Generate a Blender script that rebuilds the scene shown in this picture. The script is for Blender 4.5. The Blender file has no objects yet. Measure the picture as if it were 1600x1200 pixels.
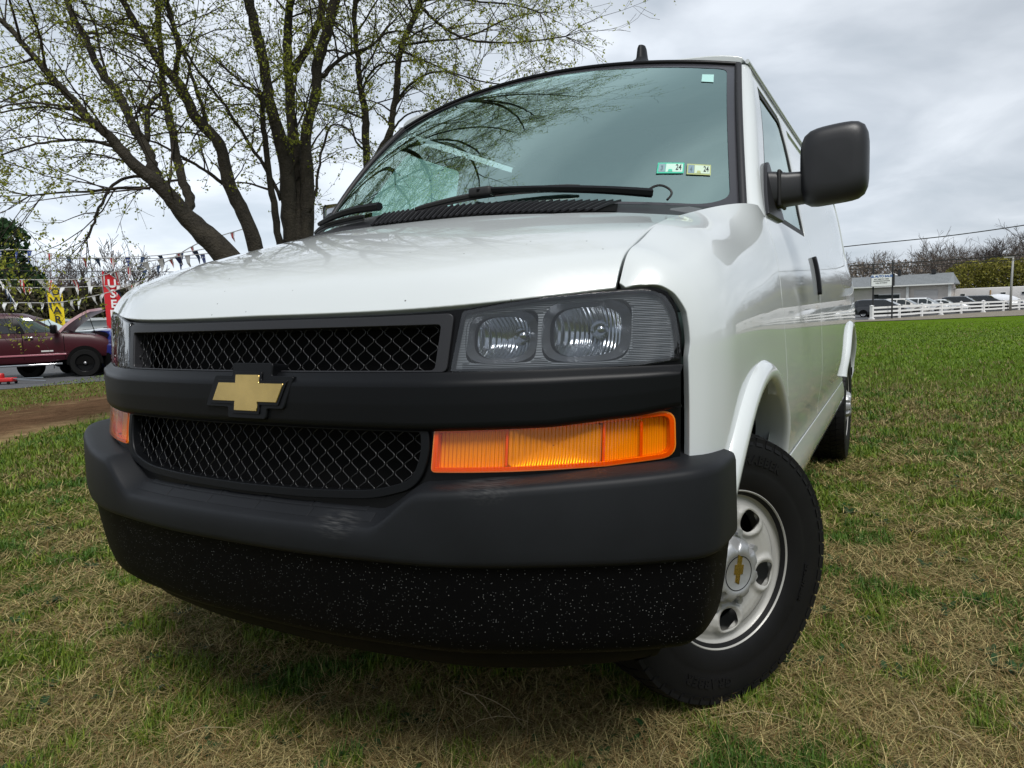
import bpy, bmesh, math, random
import numpy as np
from mathutils import Vector, Matrix
from mathutils.geometry import delaunay_2d_cdt

# ---------------------------------------------------------------- camera, sky, sun, exposure
scn = bpy.context.scene
COL = scn.collection
cam_d = bpy.data.cameras.new('camera'); cam = bpy.data.objects.new('camera', cam_d); COL.objects.link(cam)
cam_d.sensor_fit = 'HORIZONTAL'; cam_d.sensor_width = 36.0; cam_d.lens = 24.92
cam_d.clip_start = 0.02; cam_d.clip_end = 3000
CAM = Vector((1.2844, -1.8952, 1.1023))
_yaw, _pitch, _roll = -0.50374, -0.10234, -0.03612
_f = Vector((math.sin(_yaw)*math.cos(_pitch), math.cos(_yaw)*math.cos(_pitch), math.sin(_pitch)))
_r0 = Vector((math.cos(_yaw), -math.sin(_yaw), 0)); _u0 = _r0.cross(_f)
_r = math.cos(_roll)*_r0+math.sin(_roll)*_u0; _u = -math.sin(_roll)*_r0+math.cos(_roll)*_u0
_m = Matrix((_r, _u, -_f)).transposed().to_4x4(); _m.translation = CAM
cam.matrix_world = _m
scn.camera = cam

SUN_EL, SUN_AZ = math.radians(56), math.radians(138)       # azimuth from +y towards +x: high, behind the camera to the right
SUN_STRENGTH, SKY_STRENGTH = 1.5, 0.058
EXPOSURE = 1.0
world = bpy.data.worlds.new('World'); scn.world = world; world.use_nodes = True
nt = world.node_tree; nt.nodes.clear()
def N(t, **k):
    n = nt.nodes.new(t)
    for a, b in k.items(): setattr(n, a, b)
    return n
out = N('ShaderNodeOutputWorld'); bg = N('ShaderNodeBackground'); nt.links.new(bg.outputs[0], out.inputs[0])
bg.inputs['Strength'].default_value = SKY_STRENGTH
sky = N('ShaderNodeTexSky', sky_type='NISHITA', sun_disc=False, sun_elevation=SUN_EL, sun_rotation=SUN_AZ, air_density=1.0, dust_density=2.0)
tc = N('ShaderNodeTexCoord')
# cloud deck: view direction projected on a high flat layer, two scales of noise
sep = N('ShaderNodeSeparateXYZ'); nt.links.new(tc.outputs['Generated'], sep.inputs[0])
mx = N('ShaderNodeMath', operation='MAXIMUM'); nt.links.new(sep.outputs['Z'], mx.inputs[0]); mx.inputs[1].default_value = 0.0
ad = N('ShaderNodeMath', operation='ADD'); nt.links.new(mx.outputs[0], ad.inputs[0]); ad.inputs[1].default_value = 0.22
dv = N('ShaderNodeVectorMath', operation='DIVIDE'); nt.links.new(tc.outputs['Generated'], dv.inputs[0])
cmb = N('ShaderNodeCombineXYZ')
for i in range(3): nt.links.new(ad.outputs[0], cmb.inputs[i])
nt.links.new(cmb.outputs[0], dv.inputs[1])
mp = N('ShaderNodeMapping'); nt.links.new(dv.outputs[0], mp.inputs[0]); mp.inputs['Scale'].default_value = (1, 1, 0.2); mp.inputs['Location'].default_value = (3.1, 1.7, 0)
n1 = N('ShaderNodeTexNoise'); n1.inputs['Scale'].default_value = 1.7; n1.inputs['Detail'].default_value = 6; n1.inputs['Roughness'].default_value = 0.5; n1.inputs['Distortion'].default_value = 0.5
nt.links.new(mp.outputs[0], n1.inputs['Vector'])
rp = N('ShaderNodeValToRGB'); nt.links.new(n1.outputs['Fac'], rp.inputs[0])
el = rp.color_ramp.elements
el[0].position = 0.33; el[0].color = (3.5, 3.95, 4.45, 1)
el[1].position = 0.70; el[1].color = (6.1, 6.5, 7.0, 1)
e2 = rp.color_ramp.elements.new(0.5); e2.color = (4.5, 4.9, 5.4, 1)
mixs = N('ShaderNodeMix', data_type='RGBA'); mixs.inputs[0].default_value = 0.93
nt.links.new(sky.outputs[0], mixs.inputs[6]); nt.links.new(rp.outputs[0], mixs.inputs[7])
# thinner cloud, hence brighter sky, towards the left horizon
dt = N('ShaderNodeVectorMath', operation='DOT_PRODUCT'); nt.links.new(tc.outputs['Generated'], dt.inputs[0]); dt.inputs[1].default_value = (-.80, .52, .30)
gl_ = N('ShaderNodeMapRange'); gl_.interpolation_type = 'SMOOTHSTEP'; gl_.inputs[1].default_value = .35; gl_.inputs[2].default_value = 1.0; gl_.inputs[3].default_value = 1.0; gl_.inputs[4].default_value = 1.40; nt.links.new(dt.outputs['Value'], gl_.inputs[0])
ml = N('ShaderNodeVectorMath', operation='SCALE'); nt.links.new(mixs.outputs[2], ml.inputs[0]); 
hz = N('ShaderNodeMapRange'); hz.inputs[1].default_value = 0.0; hz.inputs[2].default_value = .45; hz.inputs[3].default_value = 1.28; hz.inputs[4].default_value = .92; nt.links.new(sep.outputs['Z'], hz.inputs[0])
hm = N('ShaderNodeMath', operation='MULTIPLY'); nt.links.new(gl_.outputs[0], hm.inputs[0]); nt.links.new(hz.outputs[0], hm.inputs[1]); nt.links.new(hm.outputs[0], ml.inputs['Scale'])
nt.links.new(ml.outputs[0], bg.inputs['Color'])
sun_d = bpy.data.lights.new('sun', 'SUN'); sun_d.energy = SUN_STRENGTH; sun_d.angle = math.radians(24); sun_d.color = (1, .98, .945)
sun = bpy.data.objects.new('sun', sun_d); COL.objects.link(sun)
sdir = Vector((math.sin(SUN_AZ)*math.cos(SUN_EL), math.cos(SUN_AZ)*math.cos(SUN_EL), math.sin(SUN_EL)))
sun.rotation_euler = sdir.to_track_quat('Z', 'Y').to_euler()
vs = scn.view_settings
vs.view_transform = 'Standard'; vs.look = 'None'; vs.exposure = EXPOSURE; vs.gamma = 1; vs.use_curve_mapping = False
scn.cycles.max_bounces = 8; scn.cycles.transparent_max_bounces = 24; scn.cycles.caustics_reflective = False; scn.cycles.caustics_refractive = False

R = random.Random(7); RN = np.random.default_rng(11)
PI = math.pi
# ---------------------------------------------------------------- helpers
def M_(name, col, rough=.5, metal=0., coat=0., noise=None, bump=None, spec=.5, emis=None, **kw):
    """principled material; noise=(scale, amount[, col2]) varies the colour, bump=(scale, strength, distance)"""
    m = bpy.data.materials.new(name); m.use_nodes = True; t = m.node_tree; b = t.nodes['Principled BSDF']
    b.inputs['Base Color'].default_value = (*col, 1); b.inputs['Roughness'].default_value = rough; b.inputs['Metallic'].default_value = metal
    b.inputs['Coat Weight'].default_value = coat; b.inputs['Coat Roughness'].default_value = .03; b.inputs['Specular IOR Level'].default_value = spec
    tcn = t.nodes.new('ShaderNodeTexCoord')
    if noise:
        n = t.nodes.new('ShaderNodeTexNoise'); n.inputs['Scale'].default_value = noise[0]; n.inputs['Detail'].default_value = 5; n.inputs['Roughness'].default_value = .6
        t.links.new(tcn.outputs['Object'], n.inputs['Vector'])
        mr = t.nodes.new('ShaderNodeMapRange'); mr.inputs[1].default_value = .3; mr.inputs[2].default_value = .7; t.links.new(n.outputs['Fac'], mr.inputs[0])
        mi = t.nodes.new('ShaderNodeMix'); mi.data_type = 'RGBA'; t.links.new(mr.outputs[0], mi.inputs[0])
        c2 = noise[2] if len(noise) > 2 else tuple(min(1, c*(1+noise[1])) for c in col)
        c1 = col if len(noise) > 2 else tuple(c*(1-noise[1]) for c in col)
        mi.inputs[6].default_value = (*c1, 1); mi.inputs[7].default_value = (*c2, 1); t.links.new(mi.outputs[2], b.inputs['Base Color'])
    if bump:
        n2 = t.nodes.new('ShaderNodeTexNoise'); n2.inputs['Scale'].default_value = bump[0]; n2.inputs['Detail'].default_value = 4
        t.links.new(tcn.outputs['Object'], n2.inputs['Vector'])
        bp = t.nodes.new('ShaderNodeBump'); bp.inputs['Strength'].default_value = bump[1]; bp.inputs['Distance'].default_value = bump[2]
        t.links.new(n2.outputs['Fac'], bp.inputs['Height']); t.links.new(bp.outputs[0], b.inputs['Normal'])
    for k, v in kw.items(): b.inputs[k].default_value = v
    return m
def glass_mat(name, tint, ior=1.5, refl=(1, 1, 1), rough=0.0, base=0.0, bump=None):
    """thin pane: tinted see-through plus a mirror-like coat that grows towards grazing angles"""
    m = bpy.data.materials.new(name); m.use_nodes = True; t = m.node_tree; t.nodes.clear()
    o = t.nodes.new('ShaderNodeOutputMaterial'); mix = t.nodes.new('ShaderNodeMixShader'); tr = t.nodes.new('ShaderNodeBsdfTransparent')
    gl = t.nodes.new('ShaderNodeBsdfGlossy'); lw = t.nodes.new('ShaderNodeLayerWeight'); lw.inputs['Blend'].default_value = .5
    pw = t.nodes.new('ShaderNodeMath'); pw.operation = 'POWER'; pw.inputs[1].default_value = 4.0; t.links.new(lw.outputs['Facing'], pw.inputs[0])
    f0 = max(base, ((ior-1)/(ior+1))**2); a = t.nodes.new('ShaderNodeMapRange'); a.inputs[3].default_value = f0; a.inputs[4].default_value = 1.0; t.links.new(pw.outputs[0], a.inputs[0])   # Schlick, alike from both sides
    tr.inputs[0].default_value = (*tint, 1); gl.inputs[0].default_value = (*refl, 1); gl.inputs['Roughness'].default_value = rough
    if bump:
        tcn = t.nodes.new('ShaderNodeTexCoord'); w = t.nodes.new('ShaderNodeTexWave'); w.bands_direction = bump[2]; w.inputs['Scale'].default_value = bump[0]
        t.links.new(tcn.outputs['Object'], w.inputs['Vector']); bp = t.nodes.new('ShaderNodeBump'); bp.inputs['Strength'].default_value = bump[1]; bp.inputs['Distance'].default_value = .002
        t.links.new(w.outputs['Fac'], bp.inputs['Height']); t.links.new(bp.outputs[0], gl.inputs['Normal'])
    t.links.new(a.outputs[0], mix.inputs[0]); t.links.new(tr.outputs[0], mix.inputs[1]); t.links.new(gl.outputs[0], mix.inputs[2]); t.links.new(mix.outputs[0], o.inputs[0])
    return m
def link(o, parent=None):
    COL.objects.link(o)
    if parent is not None: o.parent = parent
    return o
def mk(name, verts, faces, mat, parent=None, normals=None, smooth=False, loc=None):
    me = bpy.data.meshes.new(name); me.from_pydata([tuple(v) for v in verts], [], [tuple(f) for f in faces])
    for m in (mat if isinstance(mat, (list, tuple)) else [mat]): me.materials.append(m)
    if smooth or normals is not None: me.polygons.foreach_set('use_smooth', [True]*len(me.polygons))
    if normals is not None:
        me.normals_split_custom_set_from_vertices([tuple(n) for n in normals])
    me.update()
    o = bpy.data.objects.new(name, me); link(o, parent)
    if loc is not None: o.location = loc
    return o
def tag(o, label=None, cat=None, group=None, kind=None):
    for k, v in (('label', label), ('category', cat), ('group', group), ('kind', kind)):
        if v: o[k] = v
    return o
def empty(name, loc, rz=0, **k):
    o = bpy.data.objects.new(name, None); link(o); o.location = loc; o.rotation_euler = (0, 0, rz); o.empty_display_size = .1
    tag(o, **k); return o
def copy_tree(o, parent=None):
    c = o.copy(); link(c, parent)
    for ch in list(o.children): copy_tree(ch, c)
    return c
class MB:
    """collects shapes into one mesh"""
    def __init__(s): s.v = []; s.f = []; s.mi = []
    def add(s, v, f, mi=0):
        b = len(s.v); s.v += [tuple(x) for x in v]; s.f += [tuple(i+b for i in q) for q in f]; s.mi += [mi]*len(f); return s
    def box(s, c, d, mi=0, rz=0, M=None):
        x, y, z = d[0]/2, d[1]/2, d[2]/2
        v = [Vector((a, b, e)) for a in (-x, x) for b in (-y, y) for e in (-z, z)]
        if rz: v = [Matrix.Rotation(rz, 3, 'Z') @ q for q in v]
        if M is not None: v = [M @ q for q in v]
        v = [q+Vector(c) for q in v]
        return s.add(v, [(0, 1, 3, 2), (4, 6, 7, 5), (0, 4, 5, 1), (2, 3, 7, 6), (0, 2, 6, 4), (1, 5, 7, 3)], mi)
    def rbox(s, c, d, r, mi=0, seg=3, M=None):
        bm = bmesh.new(); bmesh.ops.create_cube(bm, size=1)
        for v in bm.verts: v.co = Vector((v.co.x*d[0], v.co.y*d[1], v.co.z*d[2]))
        bmesh.ops.bevel(bm, geom=bm.edges[:], offset=r, segments=seg, profile=.5, affect='EDGES')
        bm.verts.index_update()
        v = [(M @ q.co if M is not None else q.co)+Vector(c) for q in bm.verts]; f = [[q.index for q in g.verts] for g in bm.faces]; bm.free()
        return s.add(v, f, mi)
    def tube(s, path, rad, n=8, mi=0, cap=True):
        P = [Vector(p) for p in path]; k = len(P); rr = rad if hasattr(rad, '__len__') else [rad]*k
        t0 = (P[1]-P[0]).normalized(); a = t0.orthogonal().normalized(); v = []
        for i in range(k):
            t = (P[min(i+1, k-1)]-P[max(i-1, 0)]); t = t.normalized() if t.length > 1e-9 else t0
            a = (a-t*a.dot(t)); a = a.normalized() if a.length > 1e-6 else t.orthogonal().normalized(); b = t.cross(a)
            for j in range(n):
                th = 2*PI*j/n; v.append(P[i]+(a*math.cos(th)+b*math.sin(th))*rr[i])
        f = [(i*n+j, i*n+(j+1) % n, (i+1)*n+(j+1) % n, (i+1)*n+j) for i in range(k-1) for j in range(n)]
        if cap: f += [tuple(range(n-1, -1, -1)), tuple((k-1)*n+j for j in range(n))]
        return s.add(v, f, mi)
    def lathe(s, prof, n=48, mi=0, axis='x', c=(0, 0, 0), close=False):
        """prof: (along, radius) pairs turned about an axis"""
        v = []; k = len(prof)
        for (a, r) in prof:
            for j in range(n):
                th = 2*PI*j/n; p = {'x': (a, r*math.cos(th), r*math.sin(th)), 'y': (r*math.cos(th), a, r*math.sin(th)), 'z': (r*math.cos(th), r*math.sin(th), a)}[axis]
                v.append(Vector(p)+Vector(c))
        f = []
        for i in range(k-1 if not close else k):
            i2 = (i+1) % k
            f += [(i*n+j, i*n+(j+1) % n, i2*n+(j+1) % n, i2*n+j) for j in range(n)]
        return s.add(v, f, mi)
    def grid(s, P, mi=0, closeu=False):
        P = np.asarray(P); a, b = P.shape[:2]
        f = [(i*b+j, i*b+j+1, ((i+1) % a)*b+j+1, ((i+1) % a)*b+j) for i in range(a if closeu else a-1) for j in range(b-1)]
        return s.add(P.reshape(-1, 3), f, mi)
    def prism(s, pts, h, M=None, mi=0):
        """outline in xy, raised h along z, then moved by M"""
        n = len(pts); M = M or Matrix(); v = [M @ Vector((p[0], p[1], 0)) for p in pts]+[M @ Vector((p[0], p[1], h)) for p in pts]
        f = [tuple(range(n-1, -1, -1)), tuple(range(n, 2*n))]+[(i, (i+1) % n, n+(i+1) % n, n+i) for i in range(n)]
        return s.add(v, f, mi)
    def build(s, name, mat, parent=None, smooth=False, loc=None, angle=None):
        o = mk(name, s.v, s.f, mat, parent, smooth=smooth, loc=loc)
        if any(s.mi): o.data.polygons.foreach_set('material_index', s.mi)
        if angle is not None:
            bm = bmesh.new(); bm.from_mesh(o.data); bmesh.ops.recalc_face_normals(bm, faces=bm.faces)
            for fc in bm.faces: fc.smooth = True
            for e in bm.edges:
                if len(e.link_faces) == 2 and e.calc_face_angle(0) > angle: e.smooth = False
            bm.to_mesh(o.data); bm.free()
        return o
def rpoly(pts, r, seg=6):
    """polygon with rounded corners; r one value or one per corner"""
    P = [np.array(p, float) for p in pts]; n = len(P); o = []
    for i in range(n):
        ri = r[i] if hasattr(r, '__len__') else r; a, b, c = P[i-1], P[i], P[(i+1) % n]
        if ri <= 0: o.append(b); continue
        u, w = a-b, c-b; lu, lw = np.linalg.norm(u), np.linalg.norm(w); q = min(ri, .49*lu, .49*lw)
        p0, p1 = b+u/lu*q, b+w/lw*q
        for k in range(seg+1):
            t = k/seg; o.append((1-t)**2*p0+2*t*(1-t)*b+t*t*p1)
    return np.array(o)
def inset(pts, d):
    P = np.asarray(pts, float); a = np.roll(P, 1, 0); c = np.roll(P, -1, 0)
    area = .5*np.sum(P[:, 0]*c[:, 1]-c[:, 0]*P[:, 1]); sg = 1 if area > 0 else -1
    def nrm(v): return v/np.maximum(np.linalg.norm(v, axis=1, keepdims=True), 1e-9)
    e1, e2 = nrm(P-a), nrm(c-P); n1 = np.stack([-e1[:, 1], e1[:, 0]], 1)*sg; n2 = np.stack([-e2[:, 1], e2[:, 0]], 1)*sg
    b = nrm(n1+n2); k = 1/np.maximum(np.sum(b*n1, 1), .4)
    return P+b*(d*k)[:, None]
def resample(L, step):
    o = []
    for i in range(len(L)):
        a, b = L[i], L[(i+1) % len(L)]; k = max(1, int(math.ceil(np.linalg.norm(b-a)/step)))
        for j in range(k): o.append(a+(b-a)*j/k)
    o = np.array(o); keep = [i for i in range(len(o)) if np.linalg.norm(o[i]-o[i-1]) > step*.04]
    return o[keep]
def inside(pts, L):
    x, y = pts[:, 0], pts[:, 1]; r = np.zeros(len(pts), bool)
    for i in range(len(L)):
        (x1, y1), (x2, y2) = L[i-1], L[i]
        with np.errstate(divide='ignore', invalid='ignore'):
            r ^= ((y1 > y) != (y2 > y)) & (x < (x2-x1)*(y-y1)/(y2-y1)+x1)
    return r
def mapped(m, p, q, off=0., flip=1, eps=1e-4):
    P = m(p, q); du = m(p+eps, q)-m(p-eps, q); dv_ = m(p, q+eps)-m(p, q-eps); n = np.cross(du, dv_)*flip
    n /= np.maximum(np.linalg.norm(n, axis=1, keepdims=True), 1e-12)
    return P+n*off, n
def patch(name, m, outer, holes=(), mat=None, parent=None, step=.02, off=0., lip=.0025, depth=.012, flip=1, mirror=False, iso=(1., 1.)):
    """panel cut out of the surface m by 2-D loops, with rolled edges of real depth; off moves it along the normal"""
    sc = np.array(iso); loops = [resample(np.asarray(l, float)*sc, step*.6) for l in [outer]+list(holes)]
    B = np.concatenate(loops); lo, hi = loops[0].min(0), loops[0].max(0)
    gx, gy = np.meshgrid(np.arange(lo[0]+step/2, hi[0], step), np.arange(lo[1]+step/2, hi[1], step)); g = np.stack([gx.ravel(), gy.ravel()], 1)
    ok = inside(g, loops[0])
    for h in loops[1:]: ok &= ~inside(g, h)
    g = g[ok]
    if len(g):
        d = np.full(len(g), 9.)
        for i in range(0, len(B), 400): d = np.minimum(d, np.sqrt(((g[:, None]-B[None, i:i+400])**2).sum(-1)).min(1))
        g = g[d > step*.45]
    pts = np.concatenate([B, g]) if len(g) else B
    edges = []; k = 0
    for l in loops:
        edges += [(k+i, k+(i+1) % len(l)) for i in range(len(l))]; k += len(l)
    V, _, F, vo, _, _ = delaunay_2d_cdt([Vector(p) for p in pts], edges, [], 0, 1e-7, True)
    V = np.array([tuple(v) for v in V]); Q = V/sc
    tri = np.array([tuple(f[:3]) for f in F]); cen = V[tri].mean(1); okf = inside(cen, loops[0])
    for h in loops[1:]: okf &= ~inside(cen, h)
    F = tri[okf].tolist()
    P, n = mapped(m, Q[:, 0], Q[:, 1], off, flip)
    verts = [P]; norms = [n]; faces = []
    for f in F:
        a, b, c = f[:3]; w = np.dot(np.cross(P[b]-P[a], P[c]-P[a]), n[a]+n[b]+n[c]); faces.append(tuple(f) if w > 0 else tuple(f)[::-1])
    base = len(P)
    if lip > 0:
        for li, l in enumerate(loops):
            q = l/sc; p0, nn = mapped(m, q[:, 0], q[:, 1], off, flip); c = np.roll(p0, -1, 0)-np.roll(p0, 1, 0)
            area = .5*np.sum(l[:, 0]*np.roll(l[:, 1], -1)-np.roll(l[:, 0], -1)*l[:, 1])
            o_ = np.cross(c, nn); o_ /= np.maximum(np.linalg.norm(o_, axis=1, keepdims=True), 1e-9)
            # outward = away from the panel
            test = l+0*l; e = np.roll(l, -1, 0)-np.roll(l, 1, 0); n2 = np.stack([e[:, 1], -e[:, 0]], 1); n2 /= np.maximum(np.linalg.norm(n2, axis=1, keepdims=True), 1e-9)
            if area < 0: n2 = -n2
            if li > 0: n2 = -n2
            t = (l+n2*step*.02)/sc; pt, _ = mapped(m, t[:, 0], t[:, 1], off, flip); s = np.sign(np.median(np.sum((pt-p0)*o_, 1))); o_ *= s if s != 0 else 1
            k2 = lip*.3
            rings = [(p0, nn), (p0+o_*k2*.7-nn*lip*.3, nn*.7+o_*.7), (p0+o_*k2-nn*lip, o_), (p0+o_*k2-nn*depth, o_)]
            L = len(l)
            for (rp_, rn) in rings: verts.append(rp_); norms.append(rn/np.maximum(np.linalg.norm(rn, axis=1, keepdims=True), 1e-9))
            rev = None
            for r_ in range(3):
                b0, b1 = base+r_*L, base+(r_+1)*L
                for i in range(L):
                    j = (i+1) % L; f = (b0+i, b0+j, b1+j, b1+i)
                    if rev is None:
                        mid = L//3; jj = (mid+1) % L; A_, B_, C_ = rings[1][0][mid], rings[1][0][jj], rings[2][0][jj]
                        rev = np.dot(np.cross(B_-A_, C_-A_), o_[mid]) < 0
                    faces.append(f[::-1] if rev else f)
            base += 4*L
    verts = np.concatenate(verts); norms = np.concatenate(norms)
    if mirror:
        verts = verts*np.array([-1, 1, 1]); norms = norms*np.array([-1, 1, 1]); faces = [f[::-1] for f in faces]
    return mk(name, verts, faces, mat, parent, normals=norms)
def loft(name, P, mat, parent=None, closeu=False, flip=False, angle=.7):
    b = MB(); b.grid(P, closeu=closeu); return b.build(name, mat, parent, angle=angle)
def text_mesh(body, size, extrude=.001, align='CENTER', bold=0.0, spacing=1.0):
    c = bpy.data.curves.new('lettering', 'FONT'); c.body = body; c.size = size; c.extrude = extrude; c.align_x = align; c.align_y = 'CENTER'; c.offset = bold; c.resolution_u = 3; c.space_character = spacing
    o = bpy.data.objects.new('lettering', c); COL.objects.link(o); dg = bpy.context.evaluated_depsgraph_get(); dg.update()
    me = o.evaluated_get(dg).to_mesh(); v = [Vector(x.co) for x in me.vertices]; f = [tuple(p.vertices) for p in me.polygons]
    o.evaluated_get(dg).to_mesh_clear(); bpy.data.objects.remove(o); bpy.data.curves.remove(c)
    return v, f
def smooth_path(pts, k=6):
    P = np.array(pts, float); t = np.concatenate([[0], np.cumsum(np.linalg.norm(np.diff(P, axis=0), axis=1))]); fs = [nspline(t, P[:, i]) for i in range(P.shape[1])]
    tt = np.concatenate([np.linspace(t[i], t[i+1], k, endpoint=False) for i in range(len(t)-1)]+[[t[-1]]])
    return np.stack([f(tt) for f in fs], 1)
# ---------------------------------------------------------------- van body surfaces (metres; nose towards -y, ground z=0)
def nspline(xs, ys):
    xs = np.asarray(xs, float); ys = np.asarray(ys, float); n = len(xs)
    h = np.diff(xs); A = np.zeros((n, n)); b = np.zeros(n); A[0, 0] = A[-1, -1] = 1
    for i in range(1, n-1):
        A[i, i-1] = h[i-1]; A[i, i] = 2*(h[i-1]+h[i]); A[i, i+1] = h[i]
        b[i] = 6*((ys[i+1]-ys[i])/h[i]-(ys[i]-ys[i-1])/h[i-1])
    M = np.linalg.solve(A, b)
    def f(x):
        x = np.asarray(x, float); xc = np.clip(x, xs[0], xs[-1])
        i = np.clip(np.searchsorted(xs, xc)-1, 0, n-2)
        a = (xs[i+1]-xc)/h[i]; c = (xc-xs[i])/h[i]
        return a*ys[i]+c*ys[i+1]+((a**3-a)*M[i]+(c**3-c)*M[i+1])*h[i]**2/6
    return f
def lin(xs, ys):
    return lambda x: np.interp(x, xs, ys)
GX = [0, .2, .4, .5, .6, .7, .8, .88, .93, .958, .972]
GY = [-.80, -.795, -.776, -.758, -.722, -.672, -.611, -.562, -.52, -.465, -.40]
_g = nspline(GX, GY)
def G(x): return _g(np.abs(x))
def lean(x): t = np.clip((np.abs(x)-.70)/.25, 0, 1); return .165*(1-.6*t*t*(3-2*t))
def Gh(x): return G(x)+lean(x)*.228                        # hood front edge, leaning back above the grille
def m_front(p, q):                     # (x, z) on the nose
    return np.stack([p, G(p)+lean(p)*(q-.885), q], -1)
_xs_n = nspline(GY[4:]+[-.3, -.1, .3], GX[4:]+[.978, .98, .98])
def Xs(y): return _xs_n(y)
_prof = nspline([.36, .45, .55, .7, .9, 1.0], [.955, .975, .985, .993, 1.0, 1.0])
_zs = nspline([-.596, -.576, -.541, -.472, -.365, -.1, .1, .32], [1.12, 1.14, 1.19, 1.23, 1.27, 1.325, 1.347, 1.372])
_xseam = nspline([-.62, -.4, -.1, .1, .3], [.80, .80, .80, .812, .845])
LB = .40
def m_fender(y, a):                    # (y, a): a = z up to 1.0, then along the shoulder to the hood seam (a = 1.4)
    y = np.asarray(y, float); a = np.asarray(a, float)
    X = Xs(y); z1 = np.minimum(a, 1.0); x1 = X*_prof(z1)
    t = np.clip((a-1.0)/LB, 0, 1.15); zs = _zs(y); xb = _xseam(y)
    ax, az = X, 1.0
    p1x, p1z = X, 1.0+.68*(zs-1.0)
    p2x, p2z = xb+.62*(X-xb), zs-.22*.62*(X-xb)
    bx = (1-t)**3*ax+3*(1-t)**2*t*p1x+3*(1-t)*t*t*p2x+t**3*xb
    bz = (1-t)**3*az+3*(1-t)**2*t*p1z+3*(1-t)*t*t*p2z+t**3*zs
    up = a > 1.0
    P = np.stack([np.where(up, bx, x1), y+0*a, np.where(up, bz, z1)], -1)
    w = np.clip((y+.20)/.55, 0, 1); w = (w*w*(3-2*w))[..., None] if np.ndim(w) else w*w*(3-2*w)      # flow into the side of the cab
    a0, a1 = np.interp(1.0, _SZ, _SA), np.interp(1.385, _SZ, _SA); sa = np.where(up, a0+(a1-a0)*t, np.interp(z1, _SZ, _SA))
    return P*(1-w)+np.stack([_sx(sa), y+0*a, _sz(sa)], -1)*w
_zedge = nspline([0, .35, .52, .65, .8, .9], [1.112, 1.112, 1.117, 1.126, 1.14, 1.15])
_rise_c = nspline([-.02, 0, .04, .10, .22, .40, .60, .70, .9], [-.03, 0, .055, .103, .155, .212, .267, .288, .32])
_rise_o = nspline([-.02, 0, .035, .10, .215, .36, .51, .7], [-.03, 0, .05, .09, .131, .163, .187, .215])
def m_hood(x, y):
    ax = np.abs(x); s = y-Gh(x)
    w = np.clip(ax/.8, 0, 1.1)**2.6
    z = _zedge(ax)+(1-w)*_rise_c(s)+w*_rise_o(s)
    return np.stack([x+0*y, y+0*x, z], -1)
_SX = np.array([.90, .955, .976, .974, .966, .976, .98, .972, .95, .915, .875, .835, .795, .765, .72, .6, .3, 0])
_SZ = np.array([.36, .43, .50, .555, .60, .72, .9, 1.1, 1.26, 1.38, 1.58, 1.78, 1.92, 1.985, 2.03, 2.068, 2.094, 2.102])
_SA = np.concatenate([[0], np.cumsum(np.hypot(np.diff(_SX), np.diff(_SZ)))])+.36
_sx, _sz = nspline(_SA, _SX), nspline(_SA, _SZ)
def taper(y): return 1-.035*np.clip((y-3.6)/1.1, 0, 1)**2
def m_side(y, a):                      # (y, a): a = arc length from the sill (z .36) to the roof centre line
    y = np.asarray(y, float)
    z = _sz(a)+0*y; k = np.clip((y-.72)/.95, 0, 1); k = .22+.78*k*k*(3-2*k); z = np.where(z > 1.985, 1.985+(z-1.985)*k, z)
    return np.stack([_sx(a)*taper(y), y+0*a, z], -1)
A_ROOF = float(_SA[-1])
def a_of_z(z): return float(np.interp(z, _SZ, _SA))
def m_glass(u, v):                     # windshield, u -1..1 across, v 0..1 up
    bx, by, bz = .862*u, -.14+.47*u*u, 1.40-.025*u*u
    tx, ty, tz = .748*u, .74+.11*u*u, 2.022-.068*u*u
    k = .045*np.sin(np.pi*np.clip(v, 0, 1))*(1-.3*u*u)
    return np.stack([bx+(tx-bx)*v, by+(ty-by)*v-k*.62, bz+(tz-bz)*v+k*.78], -1)
_bmp = nspline([0, .2, .4, .5, .65, .765, .9, .96], [-.885, -.88, -.856, -.838, -.785, -.728, -.648, -.60])
def _za(z): return np.interp(z, _SZ, _SA)
# ---------------------------------------------------------------- materials of the van
WHITE = M_('white_paint', (.63, .665, .67), .34, coat=1.0)
HOODW = M_('white_paint_chipped', (.63, .665, .67), .34, coat=1.0, bump=(5, .05, .004))
BLACK = M_('satin_black_plastic', (.004, .0045, .0055), .40, spec=.20, bump=(900, .06, .001))
GLOSSBLK = M_('gloss_black', (.003, .003, .0035), .30, spec=.2)
GREYBLK = M_('charcoal_plastic', (.0095, .0105, .0125), .52, spec=.22, bump=(1400, .12, .0008), noise=(5, .18))
FRAMEM = M_('grille_frame_grey', (.020, .020, .023), .42, spec=.45)
TRIM = M_('grey_trim', (.022, .022, .025), .5, spec=.35, bump=(900, .1, .001))
RUBBER = M_('rubber', (.012, .012, .012), .6)
DARK = M_('dark_cavity', (.004, .004, .004), .8, spec=.1)
CHROME = M_('reflector_chrome', (.62, .64, .66), .10, metal=1.0)
GOLD = M_('gold_badge', (.62, .43, .14), .27, metal=1.0, coat=.4, bump=(60, .05, .001), noise=(14, .12))
GLASS = glass_mat('windshield_glass', (.66, .94, .85), 1.75, (.74, .99, .92), base=.54)
SIDEGLASS = glass_mat('side_glass', (.50, .68, .62), 1.6, (.88, 1, .97))
LENS = glass_mat('clear_lens', (.74, .76, .78), 1.5, base=.07)
FRIT = M_('glass_frit', (.035, .035, .042), .30, coat=.6)
INTERIOR = M_('interior_grey', (.40, .43, .43), .8, noise=(6, .15))
DASH = M_('dashboard', (.10, .11, .115), .65, noise=(8, .2))
SEATM = M_('seat_vinyl', (.12, .13, .135), .6)
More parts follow.
